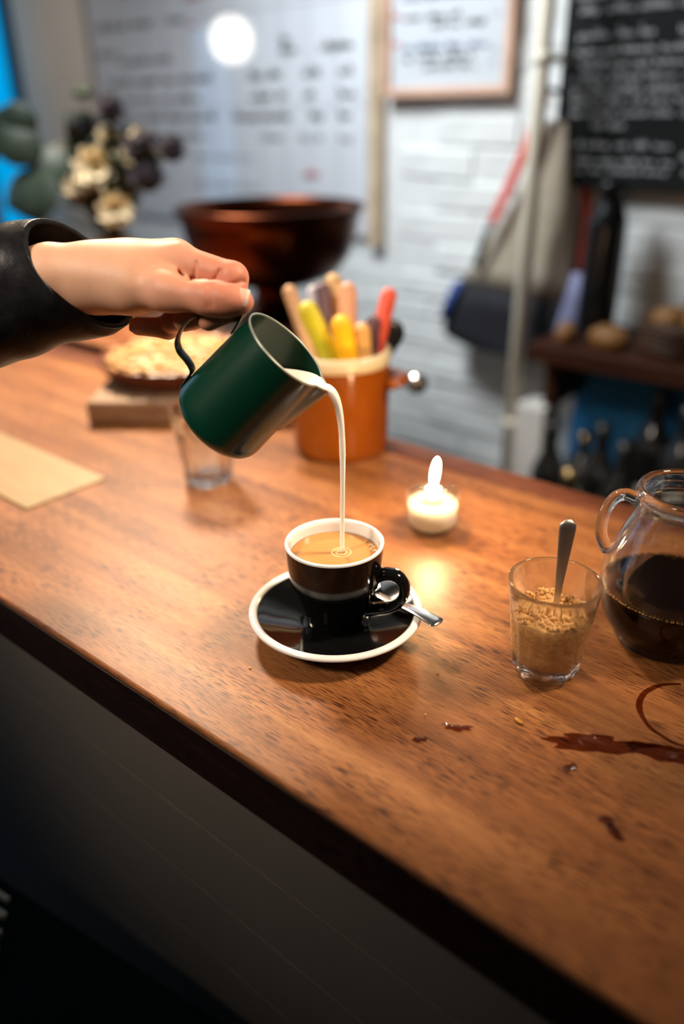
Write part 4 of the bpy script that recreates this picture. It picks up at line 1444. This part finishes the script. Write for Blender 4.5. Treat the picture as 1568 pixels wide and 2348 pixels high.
rows_ = [(1.615, [(-2.08, -1.80), (-1.74, -1.66)], 'ink'), (1.545, [(-2.10, -1.98), (-1.30, -1.26)], 'ink'), (1.520, [(-1.99, -1.72), (-1.30, -1.24), (-1.16, -1.05)], 'ink'),
         (1.465, [(-2.06, -1.55), (-1.42, -1.30), (-1.22, -1.16), (-1.10, -1.05)], 'ink'), (1.415, [(-1.98, -1.62), (-1.42, -1.28), (-1.22, -1.17), (-1.10, -1.04)], 'ink'),
         (1.365, [(-2.02, -1.55), (-1.50, -1.24), (-1.20, -1.15), (-1.10, -1.05)], 'ink'), (1.315, [(-2.00, -1.60), (-1.38, -1.30), (-1.24, -1.15), (-1.10, -1.05)], 'ink_pale'),
         (1.70, [(-1.95, -1.6), (-1.2, -1.05)], 'ink'), (1.655, [(-1.22, -1.18), (-1.10, -1.06)], 'ink')]
sd_ = 100
for zz, spans, mm_ in rows_:
    for a, b_ in spans:
        mesh_obj('handwriting', *scribble(a, b_, zz, 0.026, sd_, yy - 0.0003, 0.0050), M[mm_], wbp, smooth=False)
        sd_ += 1
parts = []
for x, zz, w in ((-1.63, 1.60, 0.02), (-1.615, 1.665, 0.035), (-1.205, 1.225, 0.03)):
    parts.append(scribble(x - w, x + w, zz, 0.018, sd_, yy - 0.0003, 0.006)); sd_ += 1
mesh_obj('red_marks', *merge(parts), M['ink_red'], wbp, smooth=False)
parts = [scribble(-1.67, -1.42, 1.262, 0.02, 300, yy - 0.0003, 0.003), scribble(-1.70, -1.40, 1.185, 0.02, 301, yy - 0.0003, 0.003)]
mesh_obj('faded_handwriting', *merge(parts), M['ink_pale'], wbp, smooth=False)

fm = tag(empty('framed_menu'), 'handwritten white menu in a pinkish wooden frame on the brick wall', 'menu')
FX0, FX1, FZ0, FZ1 = -0.952, -0.610, 1.412, 1.90
yf = YW - 0.036
fms = box('menu_sheet', FX0 + 0.012, FX1 - 0.012, yf + 0.004, yf + 0.010, FZ0 + 0.012, FZ1 - 0.012, M['paper'], fm)
for a in ((FX0, FX0 + 0.018, FZ0, FZ1), (FX1 - 0.018, FX1, FZ0, FZ1), (FX0 + 0.018, FX1 - 0.018, FZ0, FZ0 + 0.018), (FX0 + 0.018, FX1 - 0.018, FZ1 - 0.018, FZ1)):
    box('frame_bar', a[0], a[1], yf - 0.008, yf + 0.016, a[2], a[3], M['framewood'], fm, 0.002)
ym = yf + 0.0035
for k, (zz, a, b_, mm_) in enumerate(((1.625, -0.90, -0.68, 'ink'), (1.605, -0.90, -0.66, 'ink_blue'), (1.565, -0.90, -0.74, 'ink'), (1.548, -0.82, -0.68, 'ink'), (1.505, -0.90, -0.67, 'ink_blue'), (1.485, -0.90, -0.70, 'ink'), (1.466, -0.84, -0.70, 'ink'), (1.66, -0.90, -0.68, 'ink'), (1.70, -0.90, -0.70, 'ink'), (1.74, -0.90, -0.68, 'ink'), (1.79, -0.90, -0.69, 'ink'))):
    mesh_obj('handwriting', *scribble(a, b_, zz, 0.017, 400 + k, ym, 0.0042), M[mm_], fms, smooth=False)
mesh_obj('price_marks', *merge([scribble(-0.665, -0.640, zz, 0.015, 430 + k, ym, 0.002) for k, zz in enumerate((1.62, 1.56, 1.495, 1.47, 1.70))]), M['ink_pale'], fms, smooth=False)
mesh_obj('red_marks', *merge([scribble(-0.930, -0.905, zz, 0.014, 440 + k, ym, 0.004) for k, zz in enumerate((1.572, 1.518, 1.64))]), M['ink_red'], fms, smooth=False)

cbd = tag(empty('chalkboard'), 'black chalkboard covered in white handwriting on the right wall', 'chalkboard')
BX0, BX1, BZ0, BZ1 = -0.492, 0.22, 1.232, 1.95
yc = YW - 0.045
slp = box('slate_panel', BX0, BX1, yc, yc + 0.02, BZ0, BZ1, M['slate'], cbd, 0.002)
rng = random.Random(9)
chalk_rows = [(1.62, -0.47, 0.15, .02), (1.595, -0.47, 0.15, .02), (1.572, -0.47, 0.15, .018), (1.548, -0.46, 0.12, .018), (1.505, -0.46, -0.30, .02), (1.505, -0.26, 0.12, .02),
              (1.478, -0.46, 0.1, .016), (1.455, -0.45, 0.05, .016), (1.433, -0.46, 0.05, .016), (1.410, -0.46, -0.20, .016), (1.390, -0.46, 0.1, .016), (1.368, -0.46, 0.1, .016),
              (1.345, -0.41, -0.34, .016), (1.338, -0.20, -0.12, .022), (1.310, -0.47, -0.24, .017), (1.290, -0.22, 0.1, .016), (1.280, -0.47, -0.23, .015), (1.263, -0.47, -0.24, .015), (1.262, -0.21, 0.1, .015),
              (1.66, -0.47, 0.1, .02), (1.70, -0.46, 0.15, .02), (1.74, -0.46, 0.12, .02), (1.80, -0.4, 0.1, .03)]
for k, (zz, a, b_, hh) in enumerate(chalk_rows):
    mesh_obj('chalk_writing', *scribble(a, b_, zz, hh, 500 + k, yc - 0.0004, 0.0019), M['chalk'], slp, smooth=False)

# ================================================================== PIPE, BAG, SHELF
pole = tag(empty('wall_pipe', (-0.4720, 1.335, 0)), 'cream painted vertical pipe in front of the brick wall', 'pipe')
lathe('pipe_shaft', [(0.0, 0.0), (0.0155, 0.0), (0.0155, 2.9), (0.0, 2.9)], M['pole'], pole, 32)
for zz in (1.46, 0.72):
    lathe('pipe_clip', [(0.0155, zz), (0.0185, zz + 0.001), (0.0185, zz + 0.019), (0.0155, zz + 0.02)], M['pole'], pole, 32)
    box('clip_bracket', -0.006, 0.006, 0.015, 0.150, zz + 0.004, zz + 0.016, M['pole'], pole)

bag = tag(empty('canvas_bag'), 'beige canvas bag with red strap and navy base hanging behind the pipe', 'bag')
def bag_section(z, x0, x1, y0, y1, n=20):
    out = []
    cx, cy, a, b_ = (x0 + x1) / 2, (y0 + y1) / 2, (x1 - x0) / 2, (y1 - y0) / 2
    for i in range(n):
        w = 2 * PI * i / n
        c_, s_ = math.cos(w), math.sin(w)
        out.append((cx + a * math.copysign(abs(c_) ** 0.6, c_), cy + b_ * math.copysign(abs(s_) ** 0.7, s_) + 0.004 * math.sin(3 * w + z * 40), z + (0.10 * -(cx + a * c_ - cx) * 0.5)))
    return out
def loft(rows, cap=True):
    n = len(rows[0])
    V = [p for r in rows for p in r]
    F = []
    for j in range(len(rows) - 1):
        for i in range(n):
            l = (i + 1) % n
            F.append((j * n + i, j * n + l, (j + 1) * n + l, (j + 1) * n + i))
    if cap:
        F.append(tuple(range(n - 1, -1, -1)))
        F.append(tuple(range((len(rows) - 1) * n, len(rows) * n)))
    return V, F
by0, by1 = 1.385, 1.455
beige = [(1.010, -0.680, -0.395), (1.06, -0.645, -0.405), (1.12, -0.605, -0.412), (1.20, -0.560, -0.425), (1.28, -0.528, -0.440), (1.345, -0.508, -0.455), (1.36, -0.503, -0.460)]
mesh_obj('bag_body', *loft([bag_section(z, a, b_, by0 + (z - 1) * 0.12, by1) for z, a, b_ in beige]), M['canvas'], bag)
nav = [(0.870, -0.690, -0.385), (0.878, -0.718, -0.368), (0.90, -0.722, -0.368), (0.96, -0.704, -0.380), (1.012, -0.683, -0.392)]
tag(mesh_obj('bag_base', *loft([bag_section(z, a, b_, by0 - 0.004, by1 + 0.002) for z, a, b_ in nav]), M['navy'], bag), 'dark navy base')
mesh_obj('side_trim', *loft([bag_section(z, a - 0.003, a + 0.022, by0 - 0.008, by0 + 0.02, 10) for z, a in ((0.93, -0.712), (0.97, -0.700), (1.02, -0.678))]), M['cobalt'], bag)
tag(mesh_obj('pocket', *loft([bag_section(z, a, a + 0.045, by0 - 0.012, by0 + 0.01, 10) for z, a in ((0.90, -0.412), (0.95, -0.408), (1.02, -0.395), (1.07, -0.383))]), M['lavender'], bag), 'lavender side pocket')
tube('strap', spline3([(-0.492, 1.40, 1.41), (-0.505, 1.392, 1.36), (-0.540, 1.385, 1.26), (-0.585, 1.378, 1.155)], 5), 0.012, M['redstrap'], bag, 10, (1.0, 0.25), up=(1, 0, 0.3))
tube('strap', spline3([(-0.490, 1.478, 1.41), (-0.455, 1.481, 1.36), (-0.425, 1.481, 1.25), (-0.408, 1.470, 1.16), (-0.400, 1.450, 1.06)], 5), 0.012, M['redstrap'], bag, 10, (1.0, 0.25), up=(1, 0, -0.2))
tube('strap_end', [(-0.586, 1.376, 1.153), (-0.600, 1.374, 1.11), (-0.616, 1.373, 1.062)], 0.010, M['black'], bag, 10, (1.0, 0.35), up=(1, 0, 0.3))
o = stick('wall_hook', (-0.492, 1.50, 1.412), (-0.492, 1.385, 1.418), 0.006, M['steel'], bag)

shelf = tag(empty('wall_shelf'), 'dark reddish wooden wall shelf under the chalkboard', 'shelf')
box('shelf_board', -0.395, 0.6, 1.235, 1.49, 0.913, 0.950, M['shelf'], shelf, 0.003)
for x in (-0.37, 0.3):
    box('bracket', x - 0.012, x + 0.012, 1.30, 1.49, 0.80, 0.913, M['shelf'], shelf)
bot = tag(lathe('thermos_bottle', smooth_profile([(0.0, 0.0), (0.036, 0.0), (0.039, 0.006), (0.039, 0.20), (0.036, 0.235), (0.026, 0.262), (0.022, 0.275)], 4) + [(0.026, 0.276), (0.026, 0.300), (0.022, 0.305), (0.0, 0.306)], M['blackbottle'], None, 40), 'tall matt black bottle standing on the wall shelf', 'bottle')
bot.location = (-0.322, 1.385, 0.950)
def bread(loc, sx, sy, sz, seed, lab):
    v, f_ = blob_data(1.0, seed, 3, 0.12, (sx, sy, sz))
    v = [(x, y, max(z, -sz * 0.75) + sz * 0.75) for x, y, z in v]
    o = tag(mesh_obj('bread_roll', v, f_, M['bread'], None), lab, 'bread', 'bread on the wall shelf')
    o.location = loc
bread((-0.338, 1.285, 0.950), 0.022, 0.022, 0.024, 1, 'small round golden bread roll nearest the pipe on shelf')
bread((-0.250, 1.295, 0.950), 0.045, 0.03, 0.026, 2, 'long golden bread roll in the middle of the shelf')
bk = tag(empty('wicker_basket', (-0.120, 1.355, 0.950)), 'dark wicker basket on the shelf at the right edge', 'basket')
lathe('basket_wall', [(0.0, 0.0), (0.060, 0.0), (0.072, 0.02), (0.082, 0.060), (0.086, 0.064), (0.082, 0.068), (0.076, 0.062), (0.066, 0.022), (0.0, 0.012)], M['wicker'], bk, 40)
for k in range(5):
    r = 0.064 + k * 0.0045
    pr = [(r + 0.010 + 0.004 * math.cos(w), 0.010 + k * 0.012 + 0.004 * math.sin(w)) for w in [2 * PI * i / 8 for i in range(8)]]
    lathe('wicker_strand', pr, M['wicker'], bk, 40, closed=True)
for k, (x, y, s) in enumerate(((-0.155, 1.345, 0.036), (-0.095, 1.350, 0.038), (-0.125, 1.395, 0.037))):
    v, f_ = blob_data(1.0, 20 + k, 3, 0.12, (s, s, s * 0.75))
    o = tag(mesh_obj('bread_bun', v, f_, M['bread'], None), ('dull brown bun at left in the wicker basket', 'dull brown bun at right in the wicker basket', 'dull brown bun at the back of the wicker basket')[k], 'bread', 'buns in the basket')
    o.location = (x, y, 0.950 + 0.062)

# lower bench with bottles, blue splash panel and white box behind the counter
bench = tag(empty('bottle_bench'), 'low dark bench behind the counter carrying the bottles', 'bench')
box('bench_top', -0.62, 0.6, 1.06, 1.455, 0.47, 0.50, M['slabside'], bench, 0.003)
for x in (-0.58, 0.56):
    for y in (1.10, 1.45):
        box('leg', x - 0.02, x + 0.02, y - 0.02, y + 0.02, 0, 0.47, M['slabside'], bench)
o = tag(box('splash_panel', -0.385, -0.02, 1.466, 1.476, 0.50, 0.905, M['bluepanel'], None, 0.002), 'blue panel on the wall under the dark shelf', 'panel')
o = tag(box('white_carton', -0.445, -0.375, 1.30, 1.38, 0.50, 0.790, M['whitecard'], None, 0.003), 'upright white carton beside the foot of the pipe', 'carton')
def bottle_parts(kind):
    if kind == 0:
        p = smooth_profile([(0.0, 0.0), (0.034, 0.0), (0.037, 0.006), (0.037, 0.17), (0.033, 0.20), (0.018, 0.235), (0.0145, 0.25), (0.0145, 0.30)], 4) + [(0.0, 0.301)]
        return p, 0.0145, 0.275, 0.037, (0.07, 0.14)
    if kind == 2:
        p = smooth_profile([(0.0, 0.0), (0.038, 0.0), (0.041, 0.006), (0.041, 0.23), (0.036, 0.27), (0.018, 0.31), (0.015, 0.325), (0.015, 0.375)], 4) + [(0.0, 0.376)]
        return p, 0.015, 0.350, 0.041, (0.08, 0.18)
    p = smooth_profile([(0.0, 0.0), (0.030, 0.0), (0.033, 0.006), (0.033, 0.14), (0.028, 0.165), (0.015, 0.19), (0.0135, 0.20), (0.0135, 0.235)], 4) + [(0.0, 0.236)]
    return p, 0.0135, 0.212, 0.033, (0.05, 0.11)
protos = {}
BOT = [(-0.315, 1.22, 0), (-0.235, 1.15, 1), (-0.225, 1.27, 0), (-0.150, 1.20, 0), (-0.140, 1.32, 2), (-0.070, 1.14, 1), (-0.060, 1.26, 2), (0.010, 1.19, 0), (0.03, 1.33, 2), (-0.30, 1.36, 1)]
labs = ['dark glass bottle nearest the white carton behind counter', 'short dark bottle with gilt cap at front of the bench', 'dark bottle in front of the blue panel', 'tall dark bottle in the middle of the bench', 'dark bottle behind the middle of the bench',
        'short dark bottle with gilt cap behind the coffee jug', 'tall dark bottle right of the blue panel', 'tall dark bottle at the right edge of the picture', 'dark bottle at the back by the right edge', 'short dark bottle under the shelf near the blue panel']
for k, (x, y, kd) in enumerate(BOT):
    o = tag(empty('glass_bottle', (x, y, 0.50)), labs[k], 'bottle', 'bottles behind the counter')
    if kd not in protos:
        p, rn, zn, rb, lz = bottle_parts(kd)
        a = lathe('bottle_glass', p, M['darkglass'], o, 32)
        c_ = lathe('foil_cap', [(rn + 0.0005, zn), (rn + 0.0012, zn + 0.002), (rn + 0.0012, zn + 0.0255), (0.0, zn + 0.0265)], M['foil'] if kd == 1 else M['black'], o, 24)
        l_ = lathe('paper_label', [(rb + 0.0002, lz[0]), (rb + 0.0006, lz[0]), (rb + 0.0006, lz[1]), (rb + 0.0002, lz[1])], M['bottlelabel'], a, 32)
        protos[kd] = (a.data, c_.data, l_.data)
    else:
        a = link(bpy.data.objects.new('bottle_glass', protos[kd][0]), o)
        link(bpy.data.objects.new('foil_cap', protos[kd][1]), o)
        link(bpy.data.objects.new('paper_label', protos[kd][2]), a)

# steel tap behind the crock: post rising from the floor-standing sink unit
tap = tag(empty('steel_tap'), 'silver tap with round knob showing right of the crock', 'tap')
tube('tap_post', [(-0.385, 0.665, 0.0), (-0.385, 0.665, 1.008)], 0.009, M['steel'], tap, 16)
tube('tap_arm', spline3([(-0.385, 0.665, 1.002), (-0.378, 0.668, 1.014), (-0.350, 0.680, 1.016), (-0.315, 0.694, 1.015)], 5), 0.007, M['steel'], tap, 16)
v, f_ = blob_data(0.0165, 0, 3, 0.0)
o = mesh_obj('tap_knob', v, f_, M['steel'], tap)
o.location = (-0.302, 0.699, 1.016)

# ================================================================== SPILLS AND CRUMBS ON THE COUNTER
def puddle(name, cx, cy, rx, ry, rot, seed, lab, rough=0.45, th=0.0005):
    rnd = random.Random(seed)
    n = 48
    V = [(0, 0, th)]
    ou = []
    for i in range(n):
        a = 2 * PI * i / n
        k = 1 + rough * mnoise.noise(Vector((math.cos(a) * 1.6, math.sin(a) * 1.6, seed * 2.3))) + 0.4 * rough * mnoise.noise(Vector((math.cos(a) * 5, math.sin(a) * 5, seed * 1.1)))
        ou.append((rx * k * math.cos(a), ry * k * math.sin(a)))
    for s, z in ((0.9, th * 0.95), (1.0, 0.00005)):
        V += [(x * s, y * s, z) for x, y in ou]
    F = [(0, 1 + i, 1 + (i + 1) % n) for i in range(n)]
    F += [(1 + i, 1 + n + i, 1 + n + (i + 1) % n, 1 + (i + 1) % n) for i in range(n)]
    o = mesh_obj(name, V, F, M['spill'], None)
    o.location = (cx, cy, CT + 0.00015)
    o.rotation_euler = (0, 0, rot)
    return tag(o, lab, 'spill', 'coffee spills on the counter')
puddle('coffee_spill', 0.228, 0.163, 0.030, 0.0075, 0.55, 1, 'long dark coffee spill in front of the sugar glass', 0.7)
puddle('coffee_spill', 0.262, 0.178, 0.026, 0.008, 0.45, 2, 'dark wet coffee smear running off at right edge', 0.7)
puddle('coffee_spill', 0.1443, 0.1153, 0.0095, 0.0035, 0.5, 3, 'small ragged coffee splash between saucer and sugar glass', 0.8)
puddle('coffee_spill', 0.1304, 0.0878, 0.0045, 0.0030, 0.9, 4, 'round coffee drop nearest the counter front edge', 0.5)
puddle('coffee_spill', 0.2211, 0.1288, 0.0050, 0.0028, 1.2, 5, 'small coffee drop below the long spill', 0.5)
puddle('coffee_spill', 0.2575, 0.1030, 0.0050, 0.0036, 0.4, 6, 'upper of two coffee drops at lower right', 0.4)
puddle('coffee_spill', 0.2660, 0.0970, 0.0070, 0.0036, -0.5, 7, 'lower of two coffee drops at lower right', 0.4)
# ring left by a cup
V, F = [], []
n = 60
for i in range(n + 1):
    a = math.radians(120 + 225 * i / n)
    w = 0.0012 + 0.0012 * (0.5 + mnoise.noise(Vector((a * 2, 0.4, 0)))) * math.sin(PI * i / n)
    R_ = 0.0345 + 0.0006 * mnoise.noise(Vector((a * 3, 2.0, 0)))
    for dr, z in ((-w, 0.00005), (-w * 0.4, 0.0004), (w * 0.4, 0.0004), (w, 0.00005)):
        V.append(((R_ + dr) * math.cos(a), (R_ + dr) * math.sin(a), z))
for i in range(n):
    for j in range(3):
        F.append((i * 4 + j, (i + 1) * 4 + j, (i + 1) * 4 + j + 1, i * 4 + j + 1))
o = mesh_obj('coffee_ring', V, F, M['spill'], None)
o.location = (0.2650, 0.2290, CT + 0.00015)
tag(o, 'curved coffee ring stain in front of the glass jug', 'stain')
def crumb(x, y, r, sq, rot, col, lab):
    v, f_ = blob_data(r, int(x * 9999), 2, 0.25, sq)
    o = tag(mesh_obj('crumb', v, f_, col, None), lab, 'crumb', 'crumbs on the counter')
    o.location = (x, y, CT + r * sq[2] * 0.9)
    o.rotation_euler = (0, 0, rot)
seedm = noisy('amber_seed', (0.35, 0.14, 0.015), (0.6, 0.3, 0.04), 200.0, 0.3)
crumb(0.1744, 0.1465, 0.0026, (1.5, 0.75, 0.5), -0.2, seedm, 'amber seed husk lying below the sugar glass')
crumb(0.1195, 0.1113, 0.0008, (1, 1, 0.8), 0, M['sugar'], 'tiny sugar grain lying right of the saucer front')
crumb(0.1000, 0.1560, 0.0008, (1, 1, 0.8), 0, M['sugar'], 'tiny sugar grain lying under the spoon end')
crumb(-0.016, 0.070, 0.0011, (1, 1, 0.8), 0, M['sugar'], 'tiny sugar crumb lying left of the saucer front')

# ================================================================== STOOL WITH DARK TEAL BLANKET (lower left corner)
st = tag(empty('bar_stool', (-0.14, -0.27, 0)), 'dark wooden bar stool under the teal blanket', 'stool')
for x, y in ((-0.14, -0.14), (0.14, -0.14), (-0.14, 0.14), (0.14, 0.14)):
    box('leg', x - 0.018, x + 0.018, y - 0.018, y + 0.018, 0, 0.588, M['stool'], st)
box('seat', -0.18, 0.18, -0.18, 0.18, 0.588, 0.615, M['stool'], st, 0.005)
bl = empty('wool_blanket', (-0.14, -0.27, 0.6155), (0, 0, 0.16))
tag(bl, 'dark teal wool blanket with pale stripes in the lower left corner', 'blanket')
n = 26
V, F = [], []
for lay in (0, 1):
    for i in range(n):
        for j in range(n):
            x = -0.22 + 0.44 * i / (n - 1); y = -0.22 + 0.475 * j / (n - 1)
            d = min(1.0, min(0.22 - abs(x), 0.2375 - abs(y - 0.0175)) / 0.02)
            top = 0.042 * math.sqrt(max(1 - (1 - d) ** 2, 0)) + 0.004 * mnoise.noise(Vector((x * 9, y * 9, 3)))
            V.append((x, y, (max(top, 0.003)) if lay == 0 else 0.0))
for lay in (0, 1):
    for i in range(n - 1):
        for j in range(n - 1):
            o = lay * n * n
            q = (o + i * n + j, o + (i + 1) * n + j, o + (i + 1) * n + j + 1, o + i * n + j + 1)
            F.append(q if lay == 0 else q[::-1])
mesh_obj('blanket_fold', V, F, M['teal'], bl)
for k in range(5):
    y = 0.222 - 0.0145 * k
    x1 = -0.092 + 0.0125 * k
    mesh_obj('pale_stripe', *box_data(-0.205, x1, y, y + 0.0045 + 0.001 * (k % 2), 0.038, 0.0475), M['palethread'], bl, smooth=False)
